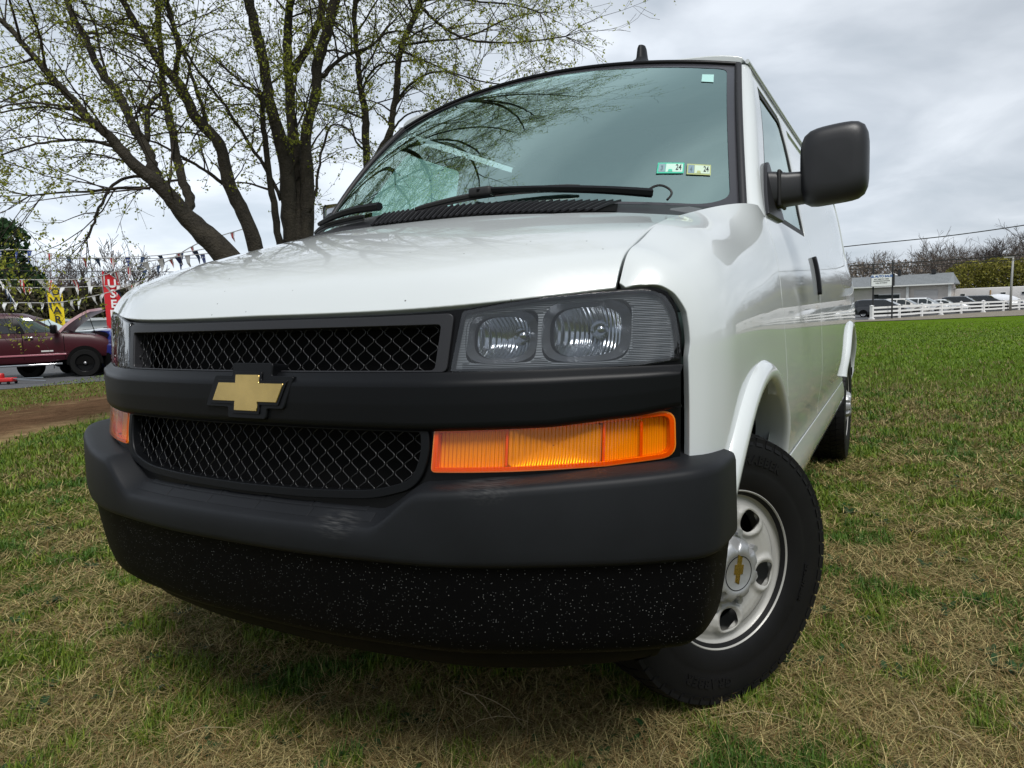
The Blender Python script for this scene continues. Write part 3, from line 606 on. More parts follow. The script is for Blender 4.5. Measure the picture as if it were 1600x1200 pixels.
# ---------------------------------------------------------------- lamps
def bowl(parent, cx, cz, hx_, hz, d, mat, mir, name='reflector', n=40, e=3.4, rr=(1.0, .97, .9, .78, .62, .44, .26, .1, .02)):
    rows = []
    for r in rr:
        row = []
        for j in range(n):
            t = 2*PI*j/n; c, s = math.cos(t), math.sin(t); ee = e*r+2*(1-r); k = (abs(c)**ee+abs(s)**ee)**(-1/ee)
            x, z = cx+hx_*r*k*c, cz+hz*r*k*s; p, nn = mapped(m_front, np.array([x]), np.array([z]), -.010-d*(1-r**2.2)); row.append(p[0]*np.array([-1 if mir else 1, 1, 1]))
        rows.append(row)
    P = np.array(rows).transpose(1, 0, 2)
    return loft(name, P, mat, parent, closeu=True, angle=1.0)
for mir in (False, True):
    sx = -1 if mir else 1
    hd = patch('headlight', m_front, inset(HL, -.003), [inset(HL, .004)], mat=GLOSSBLK, parent=van, step=.02, off=-.002, lip=.003, depth=.05, mirror=mir)
    b1 = rpoly([(.533, 1.004), (.664, 1.003), (.667, 1.107), (.541, 1.097)], .022); b2 = rpoly([(.673, 1.000), (.824, 1.000), (.829, 1.121), (.676, 1.115)], .034)
    patch('lamp_housing', m_front, inset(HL, .001), [b1, b2], mat=HOUSING, parent=hd, step=.02, off=-.012, lip=.002, depth=.05, mirror=mir)
    rb = MB(); HLi = inset(HL, .006)
    for k in range(46):
        z = .988+k*.0034; xs_ = np.linspace(.53, .908, 64); ok = inside(np.stack([xs_, 0*xs_+z], 1), HLi) & ~inside(np.stack([xs_, 0*xs_+z], 1), b1) & ~inside(np.stack([xs_, 0*xs_+z], 1), b2); seg = []
        for i in range(65):
            if i < 64 and ok[i]: seg.append(xs_[i]); continue
            if len(seg) > 2: q = np.array(seg); rb.tube(mapped(m_front, q, 0*q+z, -.0105)[0]*np.array([sx, 1, 1]), .0012, 4, cap=False)
            seg = []
    rb.build('lamp_ribs', HOUSING, hd, smooth=True)
    for cx, cz, hx_, hz, bx_ in ((.600, 1.0545, .066, .051, .640), (.750, 1.0605, .077, .060, .776)):
        bowl(hd, cx, cz, hx_, hz, .055, BEZEL, mir, 'lamp_bezel', rr=(1.0, .98, .94, .90, .86, .80)); bowl(hd, cx+.008, cz-.001, hx_, hz, .055, BOWL, mir, rr=(.82, .72, .6, .46, .3, .14, .02))
        p, nn = mapped(m_front, np.array([bx_]), np.array([cz+.004]), -.058); q = p[0]; nn = nn[0]
        b = MB(); b.lathe([(.0, .017), (.006, .019), (.010, .014), (.012, .012), (.026, .011), (.031, .007), (.033, 0.0)], 20, axis='z')
        M4 = Vector(nn).to_track_quat('Z', 'Y').to_matrix().to_4x4(); M4.translation = Vector(q); b.v = [tuple(M4 @ Vector(v)) for v in b.v]
        if mir: b.v = [(-v[0], v[1], v[2]) for v in b.v]
        b.build('bulb', CHROME, hd, angle=.8)
    patch('lens', m_front, HL, mat=LENS, parent=hd, step=.03, off=.003, lip=.006, depth=.012, mirror=mir)
    ts = patch('turn_signal', m_front, inset(AM, -.003), [inset(AM, .005)], mat=AMBERRIM, parent=van, step=.02, off=.003, lip=.004, depth=.03, mirror=mir)
    patch('reflector', m_front, inset(AM, .002), [rpoly([(.624, .803), (.780, .806), (.780, .881), (.624, .876)], .003)], mat=AMBERBACK, parent=ts, step=.02, off=-.016, lip=.002, depth=.04, mirror=mir)
    bowl(ts, .702, .8415, .079, .039, .010, AMBERBOWL, mir, n=60, e=16)
    for xd in (.618, .782, .845):
        patch('lens_divider', m_front, [(xd, .806), (xd+.004, .806), (xd+.004, .880), (xd, .880)], mat=AMBERRIM, parent=ts, step=.02, off=-.004, lip=.001, depth=.012, mirror=mir)
    patch('lens', m_front, AM, mat=AMBERLENS, parent=ts, step=.02, off=.006, lip=.004, depth=.012, mirror=mir)

# ---------------------------------------------------------------- bumper
half = [(x, float(_bmp(np.array(x)))) for x in np.linspace(0, .95, 39)]+[(.970, -.583), (.982, -.556), (.988, -.52), (.990, -.47), (.990, -.42)]
half = smooth_path(np.array(half), 2); bpl = np.concatenate([(half*np.array([-1, 1]))[::-1][:-1], half])
tg = np.gradient(bpl, axis=0); tg /= np.linalg.norm(tg, axis=1, keepdims=True); bn = np.stack([tg[:, 1], -tg[:, 0]], 1)
def zr(x): t = np.clip((abs(x)-.37)/.13, 0, 1); t = t*t*(3-2*t); return .690+.076*t+.032*np.clip((abs(x)-.5)/.5, 0, 1)
def bump_pt(i, o_, z): return (bpl[i, 0]+bn[i, 0]*o_, bpl[i, 1]+bn[i, 1]*o_, z)
def ends(x): return np.clip((.5-abs(x))/.13, 0, 1)
def prof_up(i):
    x = bpl[i, 0]; r = zr(x); k = ends(x); zi = r+.032*k+.012*(1-k); back = -.115
    return [(back-.04, zi+.004), (back, zi), (-.06, r+.018*k+.009), (-.022, r+.0055), (-.0085, r+.0015), (-.0035, r-.002), (-.001, r-.0075), (.001, r-.016), (.003, .66), (.003, .64), (.002, .632), (-.003, .6265), (-.010, .622)]
lowr = [(-.010, .623), (-.013, .612), (-.016, .59), (-.023, .53), (-.032, .475), (-.040, .448), (-.058, .430), (-.10, .420), (-.25, .416)]
NB = len(bpl)
bp_ = loft('bumper', [[bump_pt(i, o_, z) for o_, z in prof_up(i)] for i in range(NB)], GREYBLK, van, angle=1.3)
lf = loft('bumper_fascia', [[bump_pt(i, o_, z) for o_, z in lowr] for i in range(NB)], SPECK, van, angle=1.3)
e = [bump_pt(NB-1, o_, z) for o_, z in prof_up(NB-1)[3:]]+[bump_pt(NB-1, o_, z) for o_, z in lowr[1:]]
for s_ in (1, -1): MB().add([(p[0]*s_, p[1], p[2]) for p in e], [tuple(range(len(e)))]).build('bumper_end', GREYBLK, van)
dam = [(-.085, .43), (-.10, .40), (-.13, .365), (-.165, .345), (-.25, .34)]
i0 = [i for i in range(NB) if abs(bpl[i, 0]) < .97 or bpl[i, 1] < -.54]
loft('air_dam', [[bump_pt(i, o_-(0 if abs(bpl[i, 0]) < .7 else .10*(abs(bpl[i, 0])-.7)), z) for o_, z in dam] for i in i0], VALANCE, van, angle=1.2)
def m_pad(x, s):                                                # moulded step pad on the ledge: s 0 at the back .. 1 at the ridge
    y0 = np.interp(x, bpl[:, 0][80-70:80+71] if False else bpl[:, 0], bpl[:, 1]); o_ = -.105+.088*s
    return np.stack([x+0*s, y0-o_, np.interp(o_, [-.115, -.06, -.024, -.012, 0], [.7225, .7175, .6965, .692, .678])+0*x], -1)
for r_, (s0, s1, n_, xa, xb) in enumerate(((.40, .62, 5, -.345, .345), (.665, .90, 5, -.39, .37))):
    for k in range(n_):
        a, b_ = xa+(xb-xa)*k/n_, xa+(xb-xa)*(k+1)/n_
        patch('step_pad', m_pad, rpoly([(a+.0025, s0), (b_-.0025, s0), (b_-.0025, s1), (a+.0025, s1)], .004, 3), mat=GREYBLK, parent=bp_, step=.022, off=.0012, lip=.0018, depth=.008, iso=(1, .088), flip=-1)

# ---------------------------------------------------------------- door mirrors
def mirror(mir):
    s = -1 if mir else 1
    rows = []
    for k in range(29):                                         # housing: superellipse sections along y
        w = -math.cos(PI*k/28); sc_ = (1-abs(w)**3.2)**(1/3.2) if abs(w) < 1 else 0.0; row = []
        for j in range(40):
            t = 2*PI*j/40; c, s2 = math.cos(t), math.sin(t); ee = 5.2; kk = (abs(c)**ee+abs(s2)**ee)**(-1/ee); k3 = .70+.30*sc_ if sc_ > 0 else 0
            x = 1.087+(.100*kk*c)*(sc_**.55 if sc_ > 0 else 0); z = 1.534+(.122*kk*s2)*(sc_**.55 if sc_ > 0 else 0)+.10*(x-1.087)-.35*(x-1.087)**2*(2 if s2 > 0 else .0)
            row.append((s*x, .67+.078*w+.25*(x-1.10)*.4, z))
        rows.append(row)
    if mir: rows = [[(x, y+.13, z-.045) for x, y, z in r_] for r_ in rows]      # passenger mirror folded a little back
    o = loft('door_mirror', np.array(rows).transpose(1, 0, 2), MIRBLK, van, closeu=True, angle=1.0)
    b = MB(); rows = []
    for k, (x, y, z, hy, hz) in enumerate(((.895, .63, 1.468, .066, .058), (.915, .64, 1.468, .066, .057), (.950, .65, 1.468, .060, .052), (.985, .66, 1.470, .058, .050), (1.03, .67, 1.473, .056, .050), (1.07, .67, 1.48, .05, .044))):
        rows.append([(s*x, y+hy*(abs(math.cos(t))**.45)*np.sign(math.cos(t)), z+hz*(abs(math.sin(t))**.45)*np.sign(math.sin(t))) for t in np.linspace(0, 2*PI, 24, endpoint=False)])
    b.grid(np.array(rows).transpose(1, 0, 2), closeu=True); b.build('mirror_arm', MIRBLK, o, angle=1.0)
    MB().rbox((s*.930, .645, 1.468), (.012, .135, .117), .005).build('mirror_joint', RUBBER, o, angle=.6)
    patch('mirror_base', m_side, rpoly([(.40, 1.395), (.72, 1.40), (.72, 1.50), (.64, 1.60), (.585, 1.575)], [.01, .02, .03, .03, .02]), mat=MIRBLK, parent=o, step=.03, off=.012, lip=.006, depth=.03, mirror=mir)
    MB().rbox((s*1.098, .752, 1.552), (.155, .01, .18), .02).build('mirror_glass', CHROME, o, angle=.6)
MIRBLK = M_('mirror_black', (.014, .014, .016), .42, bump=(1200, .1, .0008))
mirror(False); mirror(True)
# ---------------------------------------------------------------- wheels (built facing +x at the origin)
TYRE = M_('tyre_rubber', (.006, .006, .0065), .58, spec=.2, noise=(9, .25), bump=(260, .12, .001))
RIMM = M_('painted_steel_rim', (.40, .395, .37), .45, metal=.15, coat=.12, noise=(7, .06))
CAPM = M_('hub_cap_silver', (.40, .41, .42), .42, metal=.6, noise=(30, .08))
HOLE = DARK
RO, WID = .380, .235
def fdisc(r):                                                   # axial position of the rim face by radius
    return float(np.interp(r, [0, .07, .085, .10, .125, .150, .170, .183, .192, .200, .207], [.052, .052, .050, .044, .040, .040, .030, .026, .040, .060, .066]))
HA = [math.radians(a) for a in (55, -17, -89, -161, 127)]
def m_disc(p, q):
    r = np.hypot(p, q); x = np.interp(r, [0, .07, .085, .10, .12, .14, .158, .172, .188, .200, .206, .213], [.084, .084, .082, .078, .080, .085, .086, .083, .076, .074, .078, .086])
    th = np.arctan2(q, p); d = np.full(r.shape, 9.)
    for h in HA:
        lx = r*np.cos(th-h)-.144; ly = r*np.sin(th-h); d = np.minimum(d, np.sqrt((lx/.80)**2+(ly/.95)**2))
    x = x+.009*np.exp(-((d-.046)/.011)**2)-.004*np.exp(-(d/.030)**2)                      # raised swage round each hand hole
    return np.stack([x, p+0*q, q+0*p], -1)
def make_wheel(steer, detail=True):
    w = MB(); prof = [(-.090, .205), (-.104, .235), (-.112, .29), (-.110, .335), (-.104, .360), (-.094, .369), (.094, .369), (.104, .360), (.109, .342), (.1115, .318), (.112, .29), (.111, .284), (.111, .272), (.112, .266), (.108, .243), (.104, .228), (.096, .214), (.088, .205)]
    w.lathe(prof, 96)
    ty = w.build('tyre', TYRE, None, angle=.9)
    # tread: staggered blocks over the crown and onto the shoulders
    b = MB(); nb = 58
    for i in range(nb):
        for x0, x1, sh, r0, r1 in ((-.106, -.060, .0, .366, .377), (-.056, -.024, .5, .367, .378), (-.018, .018, .25, .367, .378), (.024, .056, .75, .367, .378), (.060, .106, .5, .366, .377)):
            t0 = 2*PI*(i+sh)/nb; dt = 2*PI/nb*.84; sk = .02*(1 if x0 < 0 else -1); v = []
            for r in (r0-.006, r1):
                for x, ts in ((x0, 0), (x1, sk)):
                    for t in (t0, t0+dt):
                        rr = r-(.013 if abs(x) > .105 else 0); v.append((x+(0.0 if abs(x) < .105 else (.002 if x > 0 else -.002)), rr*math.cos(t+ts), rr*math.sin(t+ts)))
            b.add(v, [(0, 1, 3, 2), (4, 6, 7, 5), (0, 4, 5, 1), (2, 3, 7, 6), (0, 2, 6, 4), (1, 5, 7, 3)])
        t = 2*PI*(i+.5)/nb                                      # shoulder lugs
        for s_ in (-1, 1):
            v = [(s_*x, r*math.cos(t+d), r*math.sin(t+d)) for x, r in ((.102, .360), (.1095, .343), (.1112, .343), (.105, .362)) for d in (0, 2*PI/nb*.70)]
            b.add(v, [(0, 1, 3, 2), (2, 3, 5, 4), (4, 5, 7, 6), (6, 7, 1, 0), (0, 2, 4, 6), (1, 7, 5, 3)])
    tr = b.build('tread', TYRE, ty, angle=.3); tr['kind'] = 'stuff'
    if detail:
        for body, ang in (('GRABBER', 72), ('GRABBER', 252), ('HD', 162), ('LT245/75R16', -18)):
            v, f = text_mesh(body, .034 if len(body) < 9 else .016, .0012, bold=.0015, spacing=1.25); r0 = .304 if len(body) < 9 else .285
            q = []
            for a in v:
                t = math.radians(ang)-a.x/r0; r = r0+a.y; q.append((.1118+a.z+.0012, r*math.cos(t), r*math.sin(t)))
            mk('sidewall_lettering', q, f, TYRE, ty)
    rm = MB(); rm.lathe([(.080, .2125), (.090, .2135), (.0975, .2150), (.1005, .2180), (.0985, .2215), (.092, .2215), (.086, .217), (.05, .215), (-.10, .213), (-.10, .209), (.06, .209), (.074, .2105)], 96)
    rim = rm.build('rim', RIMM, None, angle=.7)
    holes = []
    for h in HA:
        hp = [(.144+.0300*math.copysign(abs(math.cos(t))**.8, math.cos(t)), .0335*math.copysign(abs(math.sin(t))**.8, math.sin(t))*(1+.18*math.cos(t))) for t in np.linspace(0, 2*PI, 28, endpoint=False)]
        holes.append([(x*math.cos(h)-y*math.sin(h), x*math.sin(h)+y*math.cos(h)) for x, y in hp])
    patch('rim_disc', m_disc, [(.1780*math.cos(t), .1780*math.sin(t)) for t in np.linspace(0, 2*PI, 90, endpoint=False)], holes, mat=RIMM, parent=rim, step=.0052, lip=.003, depth=.016)
    rd = MB(); rd.lathe([(float(m_disc(np.array([r]), np.array([0.]))[0, 0]), r) for r in np.linspace(.1775, .2130, 14)], 120); rd.build('rim_flange', RIMM, rim, smooth=True)
    rl = MB(); rl.lathe([(.0835, .2095), (.0860, .2118), (.0835, .2128)], 96); rl.build('rim_groove', DARK, rim, smooth=True)
    bk = MB(); bk.lathe([(.006, .0), (.006, .19)], 48); bk.lathe([(-.02, .0), (-.02, .15), (.004, .15)], 48); bk.build('brake_drum', HOLE, rim)
    cp = MB(); n = 96; rows = []
    for a_, r_, sc_ in ((.070, .098, 0), (.084, .098, 0), (.0845, .090, .6), (.098, .089, 1), (.116, .083, 1), (.124, .074, .6), (.1275, .064, .1), (.1285, .053, 0), (.1275, .0515, 0), (.1275, .0, 0)):
        rows.append([(a_, (r_-.019*sc_*max(0, math.cos(8*t))**1.2)*math.cos(t), (r_-.019*sc_*max(0, math.cos(8*t))**1.2)*math.sin(t)) for t in np.linspace(0, 2*PI, n, endpoint=False)])
    cp.grid(np.array(rows).transpose(1, 0, 2), closeu=True); cap = cp.build('hub_cap', CAPM, rim, angle=.8)
    for k in range(8):
        t = 2*PI*(k+.5)/8; MB().tube([(.075, .104*math.cos(t), .104*math.sin(t)), (.096, .104*math.cos(t), .104*math.sin(t))], .0105, 6).build('wheel_nut', CAPM, rim)
    mr = MB(); mr.lathe([(.1276, .0475), (.1284, .0475), (.1284, .0455), (.1276, .0455)], 48, close=True); ring = mr.build('cap_ring', GLOSSBLK, rim)
    e2 = np.array(emb); e2[:, 1] -= .936; e2 = e2*np.array([.040/.106, .42]); tq = math.radians(80); e2 = np.stack([e2[:, 0]*math.cos(tq)-e2[:, 1]*math.sin(tq), e2[:, 0]*math.sin(tq)+e2[:, 1]*math.cos(tq)], 1)
    bt = MB(); bt.prism([(p[0], p[1]) for p in e2], .0016, M=Matrix(((0, 0, 1, .1276), (1, 0, 0, 0), (0, 1, 0, 0), (0, 0, 0, 1)))); bt.build('wheel_emblem', GOLD, rim)
    return ty, rim
def wheel(x, y, steer, flip, roll, detail):
    ty, rim = make_wheel(steer, detail)
    we = bpy.data.objects.new('wheel', None); link(we, van); we.empty_display_size = .1
    for o in (ty, rim): o.parent = we
    we.location = (x, y, .384); we.rotation_euler = (roll, 0, 0) if not flip else (0, 0, PI)
    we.matrix_basis = Matrix.Translation((x, y, .384)) @ Matrix.Rotation(steer+(PI if flip else 0), 4, 'Z') @ Matrix.Rotation(roll, 4, 'X')
    return we
STEER = -math.radians(33)
wheel(.808, .060, STEER, False, 0.0, True)
wheel(-.808, .060, STEER*.86, True, .3, False)
wheel(.865, 3.43, 0, False, .5, False); wheel(-.865, 3.43, 0, True, .2, False)
# ---------------------------------------------------------------- ground
def sstep(a, b, x): t = np.clip((x-a)/(b-a), 0, 1); return t*t*(3-2*t)
_lat = np.random.default_rng(5).random((256, 256))
def vnoise(x, y, s):
    x = np.asarray(x)/s+1000.3; y = np.asarray(y)/s+1000.7; i = np.floor(x).astype(int); j = np.floor(y).astype(int); u = x-i; v = y-j; u = u*u*(3-2*u); v = v*v*(3-2*v)
    g = lambda a, b: _lat[a % 256, b % 256]
    return (g(i, j)*(1-u)+g(i+1, j)*u)*(1-v)+(g(i, j+1)*(1-u)+g(i+1, j+1)*u)*v
def fbm(x, y, s): return .5*vnoise(x, y, s)+.3*vnoise(x+7, y, s*.5)+.2*vnoise(x, y+9, s*.25)
def gz(x, y):
    return -.45*sstep(5, 17, -np.asarray(x, float))-.80*sstep(12, 48, np.asarray(y, float))*(1-sstep(3, 12, -np.asarray(x, float)))+.03*(fbm(x, y, 1.7)-.5)*sstep(1.2, 3, np.hypot(np.asarray(x)-.3, np.asarray(y)-1))*(1-sstep(12, 16, -np.asarray(x)))
def band_n(x, y): return -(.87*x+.5*y)
def dirt_mask(x, y):
    w = 1.0*(fbm(x, y, 1.6)-.5); n = band_n(x, y)+w; return sstep(4.75, 5.1, n)*(1-sstep(7.2, 9.8, n)*(.4+.6*(fbm(x, y, .9) > .45)))*(1-sstep(9.6, 10.8, n))
def sand_mask(x, y):
    w = .8*(fbm(x, y, 1.3)-.5); n = band_n(x, y)+w; return np.clip(np.exp(-((n-5.0)/.30)**2)+.7*np.exp(-((n-7.4)/.35)**2)*(fbm(x, y, .8) > .5), 0, 1)
def greenness(x, y):
    d = np.hypot(x-1.28, y+1.9); far = sstep(5.5, 17, d)*(1-sstep(-9, -11, x)*.8); p = fbm(x, y, .14); q = fbm(x+40, y-13, 1.5); p2 = fbm(x-31, y+17, .55)
    near = np.clip((p-.55)*5.0+.46+(q-.5)*.7+(p2-.5)*.9, 0.03, 1)
    lf = sstep(-2.0, -4.5, x)*.28
    far = far*(1-.55*sstep(6.8, 8.5, band_n(x, y))*sstep(5, 8, -x))
    return np.clip(near*(1-far)+far*np.clip(.95+(q-.5)*.9, 0, 1)+lf*(1-far), 0, 1)
def ax_(n, m): t = np.linspace(-1, 1, n); return np.sinh(t*5.2)/np.sinh(5.2)*m
gx_, gy_ = np.meshgrid(ax_(330, 900)-3, ax_(330, 900)+3, indexing='ij'); gzv = gz(gx_, gy_)
n_ = 330; idx = np.arange(n_*n_).reshape(n_, n_)
gf = np.stack([idx[:-1, :-1], idx[1:, :-1], idx[1:, 1:], idx[:-1, 1:]], -1).reshape(-1, 4)
def fast_mesh(name, V, F, mat, parent=None, col=None, smooth=False):
    me = bpy.data.meshes.new(name); me.vertices.add(len(V)); me.vertices.foreach_set('co', np.asarray(V, np.float32).ravel())
    k = F.shape[1]; me.loops.add(F.size); me.loops.foreach_set('vertex_index', F.astype(np.int32).ravel()); me.polygons.add(len(F)); me.polygons.foreach_set('loop_start', np.arange(0, F.size, k, dtype=np.int32))
    if smooth: me.polygons.foreach_set('use_smooth', np.ones(len(F), bool))
    me.update(calc_edges=True)
    if col is not None:
        a = me.color_attributes.new('tint', 'FLOAT_COLOR', 'POINT'); a.data.foreach_set('color', np.concatenate([col, np.ones((len(V), 1))], 1).astype(np.float32).ravel())
    for m in (mat if isinstance(mat, (list, tuple)) else [mat]): me.materials.append(m)
    return link(bpy.data.objects.new(name, me), parent)
def tint_mat(name, rough=.75, spec=.25, noise=None, transl=0.):
    m = bpy.data.materials.new(name); m.use_nodes = True; t = m.node_tree; b = t.nodes['Principled BSDF']; b.inputs['Roughness'].default_value = rough; b.inputs['Specular IOR Level'].default_value = spec
    a = t.nodes.new('ShaderNodeVertexColor'); a.layer_name = 'tint'; src = a.outputs[0]
    if noise:
        tcn = t.nodes.new('ShaderNodeTexCoord'); last = src
        for sc_, amt in noise:
            n = t.nodes.new('ShaderNodeTexNoise'); n.inputs['Scale'].default_value = sc_; n.inputs['Detail'].default_value = 6; n.inputs['Roughness'].default_value = .7; t.links.new(tcn.outputs['Object'], n.inputs['Vector'])
            mr = t.nodes.new('ShaderNodeMapRange'); mr.inputs[1].default_value = .3; mr.inputs[2].default_value = .7; mr.inputs[3].default_value = 1-amt; mr.inputs[4].default_value = 1+amt; t.links.new(n.outputs['Fac'], mr.inputs[0])
            mu = t.nodes.new('ShaderNodeMix'); mu.data_type = 'RGBA'; mu.blend_type = 'MULTIPLY'; mu.inputs[0].default_value = 1; t.links.new(last, mu.inputs[6]); t.links.new(mr.outputs[0], mu.inputs[7]); last = mu.outputs[2]
        src = last
        bp = t.nodes.new('ShaderNodeBump'); bp.inputs['Strength'].default_value = .6; bp.inputs['Distance'].default_value = .03; t.links.new(n.outputs['Fac'], bp.inputs['Height']); t.links.new(bp.outputs[0], b.inputs['Normal'])
    t.links.new(src, b.inputs['Base Color'])
    if transl > 0:
        tl = t.nodes.new('ShaderNodeBsdfTranslucent'); t.links.new(src, tl.inputs[0]); mx_ = t.nodes.new('ShaderNodeMixShader'); mx_.inputs[0].default_value = transl
        t.links.new(b.outputs[0], mx_.inputs[1]); t.links.new(tl.outputs[0], mx_.inputs[2]); t.links.new(mx_.outputs[0], t.nodes['Material Output'].inputs[0])
    return m
def mixc(a, b, k): return np.asarray(a)*(1-k[..., None])+np.asarray(b)*k[..., None]
def ground_col(x, y):
    g = greenness(x, y); c = mixc((.095, .082, .030), (.060, .105, .013), g); d = np.hypot(x-1.28, y+1.9)
    c = mixc(c, (.088, .150, .013), sstep(9, 22, d)*sstep(-4, 0, x)*.9)
    c = mixc(c, (.115, .092, .036), sstep(6.8, 7.4, band_n(x, y))*sstep(5, 9, -x)*(.45+.5*fbm(x, y, 1.2)))
    c = mixc(c, (.125, .072, .042), dirt_mask(x, y)*.97); c = mixc(c, (.30, .215, .115), sand_mask(x, y)*.75)
    return c
SOIL = tint_mat('lawn_soil', 1.0, .0, noise=((1.3, .30), (9, .35), (55, .45)))
gr = fast_mesh('ground', np.stack([gx_, gy_, gzv], -1).reshape(-1, 3), gf, SOIL, col=ground_col(gx_, gy_).reshape(-1, 3), smooth=True); tag(gr, kind='structure')
# ---- grass: blades and matted straw, dense near the van and thinning with distance
rg = np.random.default_rng(21)
def scatter(n, d0, d1, a0, a1):
    d = np.exp(rg.uniform(math.log(d0), math.log(d1), n)); a = np.radians(rg.uniform(a0, a1, n)); return CAM.x+d*np.sin(a), CAM.y+d*np.cos(a), d
def blades(n, kind):
    if kind == 'far': x, y, d = scatter(n, 6, 60, -75, 14)
    else: x, y, d = scatter(n, .9, 9.5, -84, 20)
    g = greenness(x, y); dm = np.maximum(dirt_mask(x, y), sand_mask(x, y)); r = rg.random(n)
    if kind == 'green': keep = (r < .20+.80*g**1.4)
    elif kind == 'straw': keep = (r < 1.0-.80*g)
    else: keep = r < .35+.65*g
    keep &= (rg.random(n) > dm*1.0) & (band_n(x, y) < 12.3) & (y < 60)
    x, y, d, g = x[keep], y[keep], d[keep], g[keep]; n = len(x); z = gz(x, y)
    th = rg.uniform(0, 2*PI, n); dx, dy = np.cos(th), np.sin(th); px_, py_ = -dy, dx
    ws_ = np.clip(d/2.6, .75, 3.2)
    if kind == 'green':
        L = rg.uniform(.018, .046, n)*(.7+.6*g)*np.clip(d/5, 1, 1.5); lean = rg.uniform(.2, 1.25, n); w = rg.uniform(.0013, .0026, n)*ws_
        hue = rg.random(n)[:, None]; col = np.array([.058, .118, .009])*(1-hue)+np.array([.165, .215, .022])*hue; ol = (rg.random(n) > g*1.3+.15)[:, None]; col = np.where(ol, col*np.array([1.25, .95, 1.4]), col); dk = (fbm(x+3, y+5, .35) > .60)[:, None]; col = np.where(dk, col*np.array([.55, .75, .9]), col)
    elif kind == 'straw':
        L = rg.uniform(.022, .085, n); lean = rg.uniform(1.05, 1.62, n); w = rg.uniform(.0005, .0012, n)*ws_
        hue = rg.random(n)[:, None]; col = np.array([.10, .076, .030])*(1-hue**1.2)+np.array([.50, .41, .185])*hue**1.2; col = np.where(rg.random(n)[:, None] < .28, col*np.array([.55, .42, .38]), col); z = z+rg.uniform(.001, .018, n)
    else:
        L = rg.uniform(.04, .075, n); lean = rg.uniform(.3, 1.1, n); w = rg.uniform(.003, .006, n)*np.clip(d/9, 1, 5)
        hue = rg.random(n)[:, None]; gg = np.array([.068, .130, .008])*(1-hue)+np.array([.150, .215, .018])*hue; st = np.array([.20, .165, .065]); col = np.where(rg.random(n)[:, None] < g[:, None]*1.05, gg, st*(.6+.6*hue))
    col = np.clip(col*rg.uniform(.82, 1.38, n)[:, None], 0, .6)
    sl, cl = np.sin(lean), np.cos(lean); curl = rg.uniform(-.25, .5, n) if kind != 'straw' else rg.uniform(-.15, .25, n)
    B = np.stack([x, y, z], 1); D = np.stack([dx*sl, dy*sl, cl], 1); S = np.stack([px_, py_, 0*x], 1); U = np.stack([dx, dy, -.7*np.ones(n)], 1)
    side = rg.uniform(-.25, .25, n)[:, None]*S if kind == 'straw' else 0*S
    m_ = B+D*(L*.55)[:, None]+side*(L*.3)[:, None]; tip = B+D*L[:, None]+U*(L*curl*.35)[:, None]
    if kind == 'straw': tip[:, 2] = np.maximum(tip[:, 2], z*0+gz(x, y)+.002); m_[:, 2] = np.maximum(m_[:, 2], gz(x, y)+.003)
    W = S*w[:, None]; V = np.stack([B-W, B+W, m_-W*.8, m_+W*.8, tip], 1).reshape(-1, 3); o = (np.arange(n)*5)[:, None]
    F = np.concatenate([o+np.array([0, 1, 3]), o+np.array([0, 3, 2]), o+np.array([2, 3, 4])], 0)
    return V, F, np.repeat(col, 5, 0)
BLADE = tint_mat('grass_blades', .55, .3, transl=.25); STRAW = tint_mat('dead_grass', .8, .15)
for nm, nn_, kd, mt in (('grass', 480000, 'green', BLADE), ('dead_grass', 430000, 'straw', STRAW), ('field_grass', 240000, 'far', BLADE)):
    V, F, c = blades(nn_, kd); tag(fast_mesh(nm, V, F, mt, col=c), kind='stuff')
# broad-leaved weed rosettes here and there
V, F, Cc = [], [], []
for k in range(330):
    x, y, d = scatter(1, 1.2, 7.5, -72, 12); x, y = float(x[0]), float(y[0])
    if dirt_mask(np.array(x), np.array(y)) > .3: continue
    for j in range(R.randint(7, 13)):
        th = R.uniform(0, 2*PI); L = R.uniform(.018, .048); w = L*R.uniform(.15, .24); z = float(gz(x, y)); el_ = R.uniform(.12, .6); o = len(V); c_, s_ = math.cos(th), math.sin(th)
        for t, ww, hh in ((.05, .2, 0), (.4, 1, .9), (.75, .8, 1.15), (1, .05, .9)):
            for sd in (-1, 1): V.append((x+c_*L*t-s_*w*ww*sd, y+s_*L*t+c_*w*ww*sd, z+.004+L*math.sin(el_)*hh*t))
        F += [(o, o+1, o+3, o+2), (o+2, o+3, o+5, o+4), (o+4, o+5, o+7, o+6)]; q = R.uniform(.7, 1.25); Cc += [(.020*q, .062*q, .016*q)]*8
tag(fast_mesh('weeds', np.array(V), np.array(F), BLADE, col=np.array(Cc)), kind='stuff')
# long dry stalks lying about
b = MB()
for k in range(90):
    x, y, d = scatter(1, 1.3, 6.0, -70, 8); x, y = float(x[0]), float(y[0]); th = R.uniform(0, 2*PI); L = R.uniform(.10, .28); cv = R.uniform(-.4, .4); p = []
    for i in range(5):
        t = i/4; p.append((x+L*t*math.cos(th+cv*t), y+L*t*math.sin(th+cv*t), float(gz(x, y))+.012+.03*math.sin(PI*t)*R.uniform(.3, 1)))
    b.tube(p, R.uniform(.0006, .0012), 4, cap=False)
tag(b.build('dry_stalks', M_('straw', (.40, .32, .18), .7, noise=(9, .3)), smooth=True), kind='stuff')
